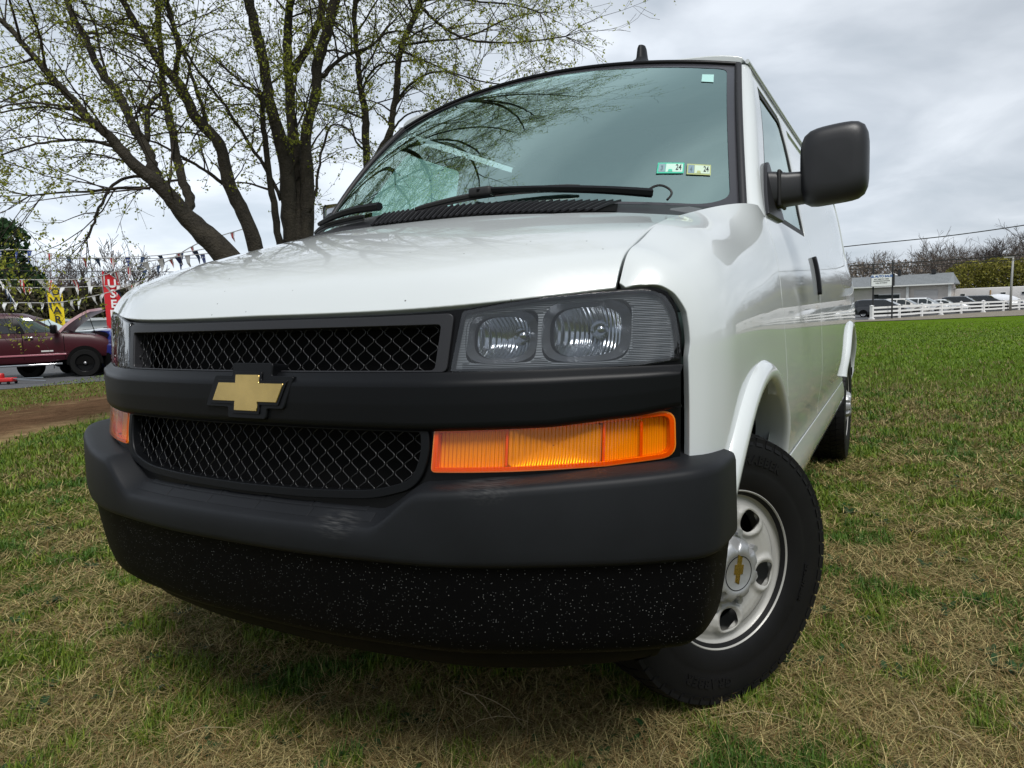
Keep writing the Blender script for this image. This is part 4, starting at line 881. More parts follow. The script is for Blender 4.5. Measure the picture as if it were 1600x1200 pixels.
# asphalt of the sales lot on the left and of the lot across the field, gravel verge before the fence
ASPH = M_('asphalt', (.085, .087, .092), .85, noise=(2.5, .22), bump=(90, .5, .01))
LOTZ = -.441
mk('parking_lot', [(-14.2, 24, LOTZ), (-19.0, 8.2, LOTZ), (-26.0, -6, LOTZ), (-90, -6, LOTZ), (-90, 60, LOTZ), (-34, 60, LOTZ)], [(5, 4, 3, 2, 1, 0)], ASPH)['kind'] = 'structure'
# ---------------------------------------------------------------- limbs of the maples left of the van: (keeps growing upwards, [(x, y, z, radius)])
LIMBS = {
  'A': [
    (1, [(-5.41,3.68,1.84,0.159),(-5.58,3.56,2.08,0.136),(-5.75,3.44,2.32,0.111),(-5.84,3.35,2.50,0.099),(-5.94,3.26,2.66,0.092),(-6.06,3.15,2.80,0.077),(-6.20,3.04,3.03,0.066),(-6.29,2.95,3.18,0.059),(-6.37,2.87,3.28,0.055),(-6.44,2.79,3.43,0.051),(-6.51,2.71,3.56,0.047),(-6.58,2.63,3.70,0.044),(-6.62,2.56,3.82,0.040),(-6.71,2.47,3.98,0.037),(-6.79,2.39,4.15,0.030),(-6.86,2.31,4.26,0.026),(-6.99,2.20,4.44,0.023)]),
    (1, [(-6.12,3.39,2.73,0.072),(-6.20,3.42,2.91,0.069),(-6.29,3.44,3.09,0.065),(-6.44,3.43,3.29,0.061),(-6.57,3.43,3.53,0.057),(-6.74,3.41,3.82,0.054),(-6.91,3.39,4.01,0.050),(-7.06,3.38,4.25,0.046),(-7.20,3.38,4.54,0.042),(-7.38,3.36,4.81,0.038),(-7.49,3.38,5.06,0.034)]),
    (1, [(-5.82,3.52,2.36,0.069),(-5.86,3.61,2.44,0.065),(-5.99,3.67,2.65,0.062),(-6.14,3.72,2.92,0.059),(-6.28,3.79,3.27,0.055),(-6.42,3.85,3.57,0.052),(-6.55,3.91,3.83,0.048),(-6.66,3.98,4.04,0.044),(-6.77,4.08,4.54,0.040),(-6.89,4.16,4.89,0.036),(-6.99,4.25,5.23,0.032)]),
    (0, [(-6.31,3.46,3.19,0.037),(-6.47,3.60,3.48,0.034),(-6.59,3.75,3.73,0.030),(-6.63,3.94,3.88,0.027)]),
    (0, [(-6.43,3.15,3.08,0.025),(-6.58,2.91,3.13,0.021),(-6.68,2.67,3.09,0.017),(-6.76,2.45,3.02,0.013),(-6.89,2.19,2.89,0.010)]),
    (0, [(-6.19,3.35,2.63,0.022),(-6.38,3.12,2.62,0.019),(-6.55,2.91,2.58,0.016),(-6.72,2.70,2.56,0.013),(-6.93,2.47,2.52,0.010)]),
    (0, [(-6.29,3.31,2.77,0.022),(-6.40,3.20,2.74,0.020),(-6.49,3.09,2.63,0.019),(-6.53,3.00,2.46,0.017),(-6.57,2.91,2.25,0.016),(-6.59,2.83,2.06,0.014)]),
    (0, [(-6.32,3.31,2.88,0.018),(-6.58,3.29,2.98,0.015),(-6.96,3.20,3.09,0.011)]),
    (0, [(-6.65,2.96,3.46,0.018),(-6.63,2.74,3.43,0.015),(-6.66,2.49,3.40,0.012),(-6.78,2.18,3.29,0.010)]),
    (0, [(-6.63,2.76,3.64,0.017),(-6.69,2.58,3.67,0.015),(-6.74,2.38,3.54,0.012),(-6.78,2.19,3.40,0.010)]),
  ],
  'B': [
    (1, [(-5.76,4.43,1.98,0.107),(-5.89,4.39,2.43,0.095),(-6.02,4.33,2.74,0.095),(-6.08,4.32,3.06,0.083),(-6.17,4.29,3.35,0.079),(-6.32,4.21,3.53,0.075),(-6.44,4.15,3.79,0.075),(-6.55,4.10,4.05,0.071),(-6.65,4.04,4.18,0.059),(-6.78,3.98,4.39,0.055),(-6.90,3.92,4.64,0.047),(-7.03,3.86,4.90,0.043),(-7.11,3.82,5.13,0.039)]),
    (0, [(-6.14,4.31,2.81,0.028),(-6.22,4.14,2.95,0.023),(-6.34,3.95,3.08,0.019),(-6.46,3.76,3.21,0.015),(-6.61,3.54,3.29,0.011)]),
    (1, [(-6.32,4.30,3.50,0.028),(-6.50,4.38,3.85,0.027),(-6.70,4.44,4.22,0.025),(-6.91,4.51,4.57,0.024),(-7.12,4.57,4.95,0.023),(-7.34,4.64,5.37,0.021)]),
    (1, [(-6.59,4.10,4.08,0.039),(-6.45,4.07,4.47,0.036),(-6.43,3.97,4.80,0.033),(-6.35,3.88,4.97,0.030)]),
  ],
  'C': [
    (1, [(-5.67,4.95,2.11,0.125),(-5.67,4.94,2.73,0.115),(-5.67,4.91,3.21,0.102),(-5.77,4.84,3.79,0.081),(-5.79,4.80,4.17,0.076),(-5.84,4.75,4.68,0.076),(-5.88,4.69,5.05,0.071),(-5.87,4.62,5.17,0.067)]),
    (1, [(-5.59,4.99,2.11,0.108),(-5.66,5.10,2.75,0.100),(-5.72,5.16,3.04,0.093),(-5.82,5.24,3.61,0.080),(-5.90,5.31,4.05,0.072),(-5.98,5.41,4.64,0.069),(-6.03,5.50,5.09,0.065),(-6.03,5.61,5.51,0.056)]),
    (1, [(-5.51,5.05,2.19,0.108),(-5.52,5.14,3.01,0.100),(-5.52,5.20,3.56,0.079),(-5.43,5.31,4.05,0.075),(-5.42,5.36,4.38,0.079),(-5.33,5.45,4.74,0.075),(-5.26,5.53,5.09,0.075),(-5.21,5.58,5.31,0.066)]),
    (1, [(-5.83,5.36,4.38,0.059),(-5.88,5.49,4.51,0.058),(-5.83,5.70,4.86,0.057),(-5.80,5.91,5.29,0.055),(-5.84,6.07,5.63,0.054)]),
    (0, [(-5.74,4.80,2.10,0.053),(-5.74,4.74,2.58,0.049),(-5.73,4.68,3.02,0.044),(-5.69,4.63,3.37,0.040),(-5.64,4.58,3.71,0.035),(-5.60,4.51,3.88,0.031)]),
    (0, [(-5.72,4.87,2.62,0.029),(-5.79,4.68,3.03,0.026),(-5.86,4.48,3.34,0.023),(-5.89,4.30,3.61,0.020),(-5.97,4.09,3.90,0.018),(-6.00,3.90,4.12,0.015),(-5.98,3.74,4.28,0.013),(-5.96,3.57,4.45,0.011)]),
    (0, [(-5.36,5.37,4.21,0.033),(-5.27,5.47,4.36,0.030),(-5.15,5.59,4.50,0.026),(-5.03,5.71,4.57,0.023),(-4.85,5.85,4.68,0.020),(-4.78,5.95,4.80,0.016),(-4.50,6.14,4.83,0.013)]),
    (0, [(-5.33,4.94,2.43,0.020),(-5.20,4.99,2.84,0.019),(-5.13,4.98,3.07,0.017),(-5.02,5.00,3.34,0.016),(-4.92,4.98,3.45,0.014),(-4.76,4.99,3.43,0.013),(-4.55,5.01,3.25,0.012)]),
  ],
  'E': [
    (1, [(-5.50,6.32,3.19,0.064),(-5.50,6.35,3.79,0.060),(-5.50,6.35,4.03,0.060),(-5.54,6.33,4.29,0.050),(-5.55,6.32,4.59,0.046),(-5.57,6.32,4.88,0.041),(-5.57,6.34,5.41,0.041),(-5.54,6.36,5.67,0.036)]),
    (0, [(-5.57,6.41,4.35,0.023),(-5.45,6.38,4.47,0.021),(-5.26,6.39,4.61,0.018),(-5.01,6.41,4.62,0.016),(-4.64,6.50,4.60,0.013)]),
    (0, [(-5.54,6.33,3.49,0.023),(-5.59,6.31,3.53,0.020),(-5.67,6.28,3.68,0.017),(-5.70,6.28,3.84,0.014)]),
    (0, [(-5.57,6.36,4.83,0.023),(-5.36,6.49,4.98,0.018),(-5.20,6.60,5.21,0.014)]),
  ],
  'F': [
    (1, [(-5.06,6.13,3.39,0.066),(-4.94,6.19,3.62,0.053),(-4.90,6.21,3.87,0.048),(-4.84,6.25,4.18,0.053),(-4.81,6.29,4.58,0.048),(-4.75,6.32,4.80,0.044),(-4.61,6.41,5.13,0.044),(-4.52,6.45,5.35,0.039),(-4.46,6.47,5.51,0.039)]),
    (0, [(-4.89,6.30,4.06,0.022),(-4.66,6.30,4.22,0.019),(-4.41,6.31,4.31,0.016),(-4.11,6.32,4.30,0.013),(-3.74,6.36,4.10,0.010)]),
    (0, [(-4.52,6.42,5.28,0.026),(-4.27,6.37,5.02,0.023),(-4.02,6.33,4.81,0.020),(-3.75,6.31,4.64,0.018),(-3.39,6.34,4.53,0.015),(-2.85,6.48,4.48,0.012),(-2.44,6.55,4.47,0.010)]),
    (0, [(-4.76,6.33,4.69,0.018),(-4.45,6.33,4.52,0.015),(-4.08,6.38,4.32,0.013),(-3.63,6.45,4.13,0.011),(-3.25,6.51,4.02,0.008)]),
    (0, [(-4.76,6.34,4.78,0.020),(-4.38,6.61,4.84,0.017),(-4.02,6.87,4.90,0.014),(-3.66,7.15,5.11,0.012),(-3.30,7.43,5.23,0.009)]),
    (0, [(-4.93,6.23,3.65,0.018),(-4.79,6.24,3.77,0.015),(-4.57,6.30,3.86,0.012),(-4.28,6.38,3.81,0.009)]),
    (0, [(-4.51,6.43,5.31,0.020),(-4.09,6.48,5.29,0.017),(-3.64,6.54,5.15,0.014),(-3.20,6.60,5.04,0.011),(-2.81,6.62,4.86,0.008)]),
  ],
}
BARK = M_('maple_bark', (.046, .038, .027), .9, noise=(7, .45), bump=(38, .9, .03))
TWIG = M_('twig_bark', (.055, .042, .034), .85, noise=(5, .3))
BUD = tint_mat('spring_leaves', .6, .3, transl=.5)
class Grow:
    def __init__(s, seed): s.r = random.Random(seed); s.tw = MB(); s.lv = []; s.lf = []; s.lc = []
    def leaf(s, p, k, size):
        for j in range(k):
            c = Vector(p)+Vector((s.r.gauss(0, 1), s.r.gauss(0, 1), s.r.gauss(0, 1)))*size*.9
            a = Vector((s.r.gauss(0, 1), s.r.gauss(0, 1), s.r.gauss(0, 1))).normalized(); b = a.orthogonal().normalized(); a = a*size*s.r.uniform(.5, 1.1); b = b*size*s.r.uniform(.3, .6); o = len(s.lv)
            s.lv += [tuple(c-a), tuple(c+b), tuple(c+a), tuple(c-b)]; s.lf.append((o, o+1, o+2, o+3)); q = s.r.random(); g = s.r.uniform(.75, 1.2)
            s.lc += [((.30+.16*q)*g, (.35+.12*q)*g, (.045+.025*q)*g)]*4
    def shoot(s, p, d, L, r, lvl, leafy, droop):
        n = 5 if lvl == 1 else (4 if lvl == 2 else 3); path = [Vector(p)]; d = Vector(d).normalized(); rad = [r]
        for i in range(n):
            d = (d+Vector((s.r.gauss(0, 1), s.r.gauss(0, 1), s.r.gauss(0, 1)))*.17+Vector((0, 0, -droop+(.10 if i > n/2 else 0)))).normalized(); path.append(path[-1]+d*L/n); rad.append(max(.0022, r*(1-.8*(i+1)/n)))
        s.tw.tube(path, rad, 5 if lvl == 1 else 3, cap=False)
        if lvl < 3:
            m = {1: int(2+L*3.0), 2: int(2+L*3.9)}[lvl]
            for j in range(m):
                t = s.r.uniform(.15, 1)*n; i = min(int(t), n-1); q = path[i].lerp(path[i+1], t-i); u = (path[i+1]-path[i]).normalized(); e = u.orthogonal().normalized(); e.rotate(Matrix.Rotation(s.r.uniform(0, 2*PI), 3, u))
                s.shoot(q, u*.75+e*s.r.uniform(.45, .9), L*s.r.uniform(.28, .5), rad[i]*.55, lvl+1, leafy, droop)
        if lvl >= 2:
            for i in range(1, n+1):
                if s.r.random() < leafy: s.leaf(path[i], s.r.randint(2, 4), s.r.uniform(.013, .027))
def build_tree(key, limbs, label, seed, leafy=.70, base_z=None):
    g = Grow(seed); root = Vector(limbs[0][1][0][:3]); d0 = (Vector(limbs[0][1][1][:3])-root).normalized(); zb = float(gz(root.x, root.y)); k = (root.z-zb)/max(.35, d0.z)
    foot = root-d0*k*.75; foot = Vector((foot.x, foot.y, zb)); t = empty('maple_tree', foot, label=label, cat='tree', group='budding maples beside the van')
    def shift(m): m.v = [(v[0]-foot.x, v[1]-foot.y, v[2]-foot.z) for v in m.v]
    for li, (grow, L) in enumerate(limbs):
        P = [Vector(p[:3]) for p in L]; W = [p[3] for p in L]
        if li == 0 or (key == 'C' and li in (1, 2, 4)): P = [Vector((foot.x+(P[0].x-root.x)*.6, foot.y+(P[0].y-root.y)*.6, zb-.05)), P[0].lerp(foot, .45)]+P; W = [W[0]*1.5, W[0]*1.12]+W
        if grow:                                                # carry on above the frame
            d = (P[-1]-P[-3]).normalized(); r = W[-1]
            for i in range(9):
                d = (d+Vector((g.r.gauss(0, .16), g.r.gauss(0, .16), .08))).normalized(); P.append(P[-1]+d*.62); r *= .84; W.append(r)
        sm = smooth_path([(*p, w) for p, w in zip(P, W)], 4); wob = [(p[0]+g.r.gauss(0, .006), p[1]+g.r.gauss(0, .006), p[2]) for p in sm]
        m = MB(); m.tube(wob, [max(.006, w*.86*(1+g.r.gauss(0, .04))) for w in sm[:, 3]], 10 if W[0] > .05 else 6)
        shift(m); m.build('trunk' if li == 0 else 'limb', BARK, t, smooth=True)
        n = len(sm); length = sum(np.linalg.norm(sm[i+1, :3]-sm[i, :3]) for i in range(n-1))
        for j in range(int(length*4.4)):
            u = g.r.uniform(.16 if li == 0 else .1, 1)*(n-1); i = min(int(u), n-2); p = Vector(sm[i, :3]).lerp(Vector(sm[i+1, :3]), u-i); w = sm[i, 3]
            if p.z < 2.35: continue
            ax = (Vector(sm[i+1, :3])-Vector(sm[i, :3])).normalized(); e = ax.orthogonal().normalized(); e.rotate(Matrix.Rotation(g.r.uniform(0, 2*PI), 3, ax))
            high = p.z > 5.2
            if w > .045 and g.r.random() < .22: 
                g.leaf(p+e*w, 3, .02); continue
            g.shoot(p, ax*.55+e*.8+Vector((-.10, -.05, .10)), g.r.uniform(.55, 1.75)*(1.4 if high else 1), min(w*.45, g.r.uniform(.008, .018)), 1, leafy, .05)
        if not grow:                                            # fan of shoots at the tip
            e0 = Vector(sm[-1, :3]); ax = (e0-Vector(sm[-3, :3])).normalized()
            for j in range(5): g.shoot(e0, ax+Vector((g.r.gauss(0, .4), g.r.gauss(0, .4), g.r.gauss(0, .3))), g.r.uniform(.4, 1.1), .006, 2, leafy, .04)
    shift(g.tw); g.tw.build('crown', TWIG, t, smooth=True)
    V = np.array(g.lv)-np.array(foot); lo = fast_mesh('leaves', V, np.array(g.lf), BUD, t, col=np.array(g.lc)); lo['kind'] = 'stuff'
    return t
# high limbs that overhang the van, above the picture: the windshield and hood mirror them
def high_limb(key, k, bend, end, r0):
    a = Vector(LIMBS[key][k][1][-1][:3]); e = Vector(end); m = a.lerp(e, .5)+Vector(bend); pts = []
    for t in (0, .25, .5, .75, 1): p = a*(1-t)**2+m*2*t*(1-t)+e*t*t; pts.append((p.x, p.y, p.z, r0*(1-.75*t)))
    LIMBS[key].append((0, pts))
for e_, b_ in (((-2.6, 2.0, 6.9), (0, 0, .7)), ((-3.1, 1.0, 6.4), (-.3, 0, .6)), ((-2.4, 2.9, 7.6), (0, .2, .8)), ((-2.3, 1.0, 8.2), (0, 0, 1.0))): high_limb('C', 1, b_, e_, .075)
for e_, b_ in (((-2.2, 3.6, 7.6), (0, 0, .8)), ((-2.1, 2.9, 7.7), (0, 0, .8)), ((-2.0, 5.2, 8.6), (0, 0, .8))): high_limb('F', 0, b_, e_, .06)
for e_, b_ in (((-3.9, .8, 6.3), (0, 0, .6)), ((-3.4, 2.6, 8.6), (0, 0, .9))): high_limb('B', 0, b_, e_, .065)
build_tree('A', LIMBS['A'], 'leaning maple with forked grey trunk stretching furthest left over the lot', 3)
build_tree('B', LIMBS['B'], 'dark mossy maple leaning left just behind the most slanted trunk', 4)
build_tree('C', LIMBS['C'], 'upright maple of several thick dark stems rising behind the hood', 5)
build_tree('E', LIMBS['E'], 'slim straight maple trunk next to the edge of the windshield', 6)
build_tree('F', LIMBS['F'], 'slender maple bending right with twigs reaching over the van roof', 7)
# ---------------------------------------------------------------- generic vehicles
CARGLASS = glass_mat('car_glass', (.10, .13, .13), 1.6, base=.10)
TYREB = M_('tyre_black', (.005, .005, .005), .7, spec=.2)
ALLOY = M_('alloy_rim', (.35, .35, .36), .3, metal=.8)
REDLAMP = M_('tail_lamp', (.45, .02, .02), .2, coat=.6); CLEARLAMP = M_('head_lamp', (.55, .57, .58), .15, metal=.4, coat=.6)
PLATEB = M_('plate_strip', (.6, .6, .58), .5)
def paint(name, col): return M_(name, col, .28, coat=1.0, metal=0)
KIND = {  # outline of the body (x along, front positive, z), belt outline and roof outline
    'sedan': dict(L=4.6, W=.90, body=[(-2.3, .40), (-2.28, .86), (-2.15, .98), (-1.55, 1.02), (.85, .98), (1.75, .90), (2.18, .76), (2.3, .55), (2.28, .34)], roof=[(-1.75, 1.0), (-1.05, 1.40), (-.55, 1.45), (.05, 1.44), (1.05, .97)], wh=.32),
    'suv': dict(L=4.6, W=.93, body=[(-2.25, .45), (-2.27, .95), (-2.22, 1.06), (-1.6, 1.08), (.95, 1.06), (1.80, 1.0), (2.16, .90), (2.28, .65), (2.25, .40)], roof=[(-2.18, 1.06), (-1.9, 1.66), (-1.4, 1.72), (.1, 1.70), (1.15, 1.05)], wh=.36),
    'van': dict(L=5.0, W=.96, body=[(-2.5, .40), (-2.52, .95), (-2.48, 1.06), (-1.6, 1.08), (1.2, 1.04), (2.05, .92), (2.42, .75), (2.5, .5), (2.48, .33)], roof=[(-2.42, 1.06), (-2.2, 1.66), (-1.7, 1.74), (.3, 1.70), (1.75, .99)], wh=.34)}
def make_car(name, kind, col, label, group, loc, rz):
    K = KIND[kind]; c = empty(name, loc, rz, label=label, cat={'sedan': 'car', 'suv': 'suv', 'van': 'minivan'}[kind], group=group); W = K['W']
    xs = np.linspace(-K['L']/2+.005, K['L']/2-.02, 40); top = np.interp(xs, [p[0] for p in K['body'][1:-1]], [p[1] for p in K['body'][1:-1]])
    rows = []
    for x, zt in zip(xs, top):
        e = 1-.16*max(0, (abs(x)-K['L']*.36)/(K['L']*.14))**2; w = W*e; zb = .24+.16*max(0, (abs(x)-K['L']*.40)/(K['L']*.10))
        rows.append([(x, s*w*k, z) for s, k, z in ((1, .92, zb), (1, 1, zb+.12), (1, 1.0, zt-.28), (1, .975, zt-.08), (1, .90, zt), (1, .45, zt+.025), (1, 0, zt+.03), (-1, .45, zt+.025), (-1, .90, zt), (-1, .975, zt-.08), (-1, 1, zt-.28), (-1, 1, zb+.12), (-1, .92, zb))])
    b = MB(); b.grid(np.array(rows)); b.add(rows[0], [tuple(range(13))]); b.add(rows[-1], [tuple(range(12, -1, -1))]); b.build('body', col, c, angle=.55)
    rf = K['roof']; gx = np.linspace(rf[0][0], rf[-1][0], 26); gzr = np.interp(gx, [p[0] for p in rf], [p[1] for p in rf]); bz = np.interp(gx, [p[0] for p in K['body'][1:-1]], [p[1] for p in K['body'][1:-1]])-.02
    rows = []
    for x, z, z0 in zip(gx, gzr, bz):
        h = max(z-z0, .01); w0 = W*.93; w1 = W*(.93-.24*min(1, h/.6)); rows.append([(x, w0, z0), (x, (w0+w1)/2+.02, z0+h*.55), (x, w1+.02, z0+h*.9), (x, w1-.10, z), (x, 0, z+.02*min(1, h*3)), (x, -w1+.10, z), (x, -w1-.02, z0+h*.9), (x, -(w0+w1)/2-.02, z0+h*.55), (x, -w0, z0)])
    b = MB(); b.grid(np.array(rows)); b.build('roof', col, c, angle=.5)
    def side_w(x, f): z = np.interp(x, gx, gzr); z0 = np.interp(x, gx, bz); h = max(z-z0, .01); w0 = W*.93; w1 = W*(.93-.24*min(1, h/.6)); return (np.interp(f, [0, .55, .9], [w0, (w0+w1)/2+.02, w1+.02])+.008, z0+h*f)
    L_, Rr = rf[0][0], rf[-1][0]; spans = [(L_+.5, -.55), (-.47, .28), (.34, Rr-.42)] if kind != 'sedan' else [(L_+.55, -.25), (-.17, Rr-.52)]
    for s in (1, -1):
        for a, e in spans:
            if e-a < .15: continue
            P = []
            for f_ in (.10, .32, .55, .70, .84):
                row = []
                for x in np.linspace(a, e, 5): w, z = side_w(x, f_); row.append((x, s*(w+.006), z))
                P.append(row)
            MB().grid(np.array(P)).build('side_window', CARGLASS, c, smooth=True)
    for nm, (p0, p1), off in (('windshield', (rf[-1], rf[-2]), .02), ('rear_window', (rf[0], rf[1]), -.02)):
        q = []
        for t, kx in ((.10, .86), (.93, .70)):
            x = p0[0]+(p1[0]-p0[0])*t; z = p0[1]+(p1[1]-p0[1])*t
            for y in (-1, -.5, 0, .5, 1): q.append((x+off*(1.6-abs(y)*.6), y*W*kx, z+.018))
        MB().add(q, [(i, i+1, i+6, i+5) for i in range(4)]).build(nm, CARGLASS, c, smooth=True)
    r = K['wh']
    for wx in (-K['L']*.29, K['L']*.30):
        for s in (1, -1):
            t = MB(); t.lathe([(-.11, .0), (-.11, r*.98), (-.08, r), (.08, r), (.11, r*.98), (.11, r*.68), (.10, r*.64)], 24, axis='y'); w = t.build('wheel', TYREB, c, angle=.6); w.location = (wx, s*(W-.11), r)
            if s < 0: w.rotation_euler = (0, 0, PI)
            m = MB(); m.lathe([(.108, r*.66), (.09, r*.58), (.10, r*.2), (.11, .0)], 16, axis='y'); m.build('rim', ALLOY, w, smooth=True)
            a = MB(); a.add([(wx+(r+.07)*math.cos(q), s*(W+.004), r+(r+.07)*math.sin(q)) for q in np.linspace(0, PI, 12)], [tuple(range(12))]); a.build('wheel_arch', DARK, c)
    xf = K['L']/2
    for s in (1, -1):
        MB().rbox((xf-.17, s*W*.68, np.interp(xf-.2, xs, top)-.14), (.22, .40, .15), .04).build('headlight', CLEARLAMP, c, angle=.6)
        MB().rbox((-xf+.06, s*W*.78, np.interp(-xf+.1, xs, top)-.16), (.12, .30, .17), .03).build('tail_light', REDLAMP, c, angle=.6)
        MB().rbox((rf[-1][0]-.35, s*(W+.10), 1.06 if kind != 'sedan' else 1.0), (.14, .20, .15), .05).build('side_mirror', col, c, angle=.6)
    MB().rbox((xf-.03, 0, .60), (.08, W*.95, .17), .03).build('grille', GLOSSBLK, c, angle=.6)
    MB().box((xf+.02, 0, .40), (.02, .34, .10)).build('front_plate', PLATEB, c)
    return c

# ---------------------------------------------------------------- left: maroon pickup with its hood up
MAROON = M_('maroon_paint', (.045, .0035, .0085), .42, coat=.10, spec=.35)
HOODSHEEN = M_('maroon_hood_sky_sheen', (.62, .44, .45), .40, noise=(1.5, .25, (.45, .24, .26)))  # maroon hood; the sky's pale pink reflection is painted into its colour
tk = empty('pickup_truck', (-21.67, 11.66, -0.53), math.radians(49), label='maroon crew cab pickup with open hood parked on the lot', cat='pickup truck')
tk.location.z = LOTZ
Wt = 1.0
def prof_loft(name, st, mat, parent, **k):
    rows = []
    for x, zb, zs_, zt, w in st:
        half = [(w*.95, zb), (w, zb+.10), (w*1.0, zs_-.18), (w*.985, zs_-.05), (w*.93, zt-.02), (w*.80, zt), (0, zt+.02)]; rows.append([(x, -y, z) for y, z in half]+[(x, y, z) for y, z in half[::-1][1:]])
    b = MB(); b.grid(np.array(rows)); b.add(rows[0], [tuple(range(13))]); b.add(rows[-1], [tuple(range(12, -1, -1))]); return b.build(name, mat, parent, angle=.6, **k)
prof_loft('body', [(-3.35, .55, 1.28, 1.30, .99), (-2.9, .50, 1.28, 1.31, 1.0), (-1.0, .50, 1.30, 1.34, 1.0), (-.6, .55, 1.32, 1.38, 1.0), (.2, .60, 1.25, 1.30, 1.0), (.55, .62, 1.16, 1.20, .98), (.80, .58, 1.02, 1.06, .93), (.90, .55, .90, .93, .86)], MAROON, tk)
bed = prof_loft('cargo_bed', [(-5.35, .60, 1.30, 1.33, .98), (-5.30, .55, 1.32, 1.35, 1.0), (-3.45, .55, 1.34, 1.37, 1.0)], MAROON, tk)
rows = []
for x, z in ((-3.32, 1.30), (-3.20, 1.86), (-2.9, 1.97), (-2.3, 2.02), (-1.75, 1.99), (-1.35, 1.84), (-.62, 1.38)):
    h = max(z-1.28, .02); w0, w1 = .97, .97-.22*min(1, h/.6); rows.append([(x, -w0, 1.28), (x, -(w0+w1)/2-.02, 1.28+h*.55), (x, -w1-.02, 1.28+h*.9), (x, -w1+.12, z), (x, 0, z+.03), (x, w1-.12, z), (x, w1+.02, 1.28+h*.9), (x, (w0+w1)/2+.02, 1.28+h*.55), (x, w0, 1.28)])
b = MB(); b.grid(np.array(rows)); b.add(rows[0], [tuple(range(9))]); b.build('cab', MAROON, tk, angle=.6)
def tk_win(name, lo_, hi_, mat):                                # lower and upper edge: (z, x back, x front)
    for s_ in (-1, 1):
        P = []
        for k in np.linspace(0, 1, 7):
            z = lo_[0]+(hi_[0]-lo_[0])*k; w = np.interp(z, [1.28, 1.67, 1.91, 2.0], [.97, .88, .77, .66])+.016; a, b_ = lo_[1]+(hi_[1]-lo_[1])*k, lo_[2]+(hi_[2]-lo_[2])*k**1.15; P.append([(a+(b_-a)*t, s_*w, z) for t in np.linspace(0, 1, 4)])
        MB().grid(np.array(P)).build(name, mat, tk, smooth=True)
TKGLASS = glass_mat('pickup_glass', (.40, .55, .50), 1.6, (.9, 1, .97), base=.10)
tk_win('front_window', (1.42, -1.52, -.78), (1.87, -1.76, -1.44), TKGLASS); tk_win('rear_window', (1.42, -2.26, -1.74), (1.87, -2.33, -1.92), CARGLASS)
tk_win('window_frame', (1.40, -1.73, -1.53), (1.89, -1.93, -1.77), GLOSSBLK)
q = []
for t, kx in ((.08, .86), (.92, .74)):
    x = -.62+(-1.35+.62)*t; z = 1.38+(1.84-1.38)*t
    for y in (-1, -.5, 0, .5, 1): q.append((x+.03, y*kx, z+.02))
MB().add(q, [(i, i+1, i+6, i+5) for i in range(4)]).build('windshield', TKGLASS, tk, smooth=True)
for xs_ in ((-2.42, .62, 1.40), (-1.60, .60, 1.40), (-.52, .60, 1.30)):
    for s in (-1, 1): MB().box((xs_[0], s*1.001, (xs_[1]+xs_[2])/2), (.014, .01, xs_[2]-xs_[1])).build('door_seam', DARK, tk)
for s in (-1, 1):
    for x in (-1.44, -2.3): MB().rbox((x, s*1.02, 1.26), (.24, .035, .06), .015).build('door_handle', CHROME, tk, angle=.6)
    MB().rbox((-1.35, s*1.012, .73), (1.75, .03, .055), .012).build('side_moulding', M_('pink_moulding', (.36, .12, .15), .3, coat=.6), tk, angle=.6)
    MB().tube([(-2.55, s*.98, .34), (-2.35, s*1.06, .44), (-.85, s*1.06, .44), (-.62, s*.98, .44)], .032, 10).build('running_board', CHROME, tk, angle=.8)
    MB().rbox((-.72, s*1.18, 1.50), (.17, .26, .27), .05).build('side_mirror', GLOSSBLK, tk, angle=.6)
    MB().rbox((-.98, s*1.003, .84), (.32, .012, .045), .005).build('door_badge', PLATEB, tk, angle=.6)
    a = MB(); a.add([(.50*math.cos(q), s*1.006, .44+.52*math.sin(q)) for q in np.linspace(-.1, PI+.1, 18)], [tuple(range(18))]); a.build('wheel_arch', DARK, tk)
for wx in (0, -3.9):
    for s in (-1, 1):
        t = MB(); t.lathe([(-.14, .0), (-.14, .40), (-.10, .425), (.10, .425), (.14, .40), (.14, .28), (.12, .265)], 32, axis='y'); w = t.build('wheel', TYREB, tk, angle=.6); w.location = (wx, s*.90, .42)
        if s < 0: w.rotation_euler = (0, 0, PI)
        m = MB(); m.lathe([(.13, .27), (.12, .255), (.07, .23), (.06, .09), (.10, .06), (.10, .0)], 20, axis='y'); m.build('rim', GLOSSBLK, w, angle=.6)
        m = MB(); m.lathe([(.10, .05), (.125, .045), (.13, .0)], 12, axis='y'); m.build('hub', ALLOY, w, smooth=True)
rows = []
for t in np.linspace(0, 1, 9):                                  # open hood leaning forward from its hinge by the cowl
    x = -.66+1.06*t; z = 1.44+.62*t**.75+.05*math.sin(PI*t)
    rows.append([(x+.05*(1-abs(k))-.22*t*t*abs(k)**3, .92*k*(1-.08*t), z+.07*(1-k*k)) for k in np.linspace(-1, 1, 11)])
P = np.array(rows); Pd = P+np.array([.05, 0, -.07]); Pd[:, 0] += np.array([0, 0, .01]); b = MB(); b.grid(P); b.grid(Pd[:, ::-1])
for i in range(8):
    for e, f in ((0, 0), (-1, -1)): b.add([P[i, e], P[i+1, e], Pd[i+1, e], Pd[i, e]], [(0, 1, 2, 3)])
b.add([P[-1, j] for j in range(11)]+[Pd[-1, j] for j in range(10, -1, -1)], [tuple(range(22))]); b.build('hood', HOODSHEEN, tk, angle=.7)
MB().tube([(.30, -.55, 1.18), (.16, -.62, 1.82)], .012, 6).build('hood_prop', GLOSSBLK, tk)
MB().box((.15, 0, 1.0), (1.1, 1.5, .3)).build('engine_bay', DARK, tk)
MB().box((-1.6, 0, .52), (3.4, 1.5, .2)).build('chassis', DARK, tk)
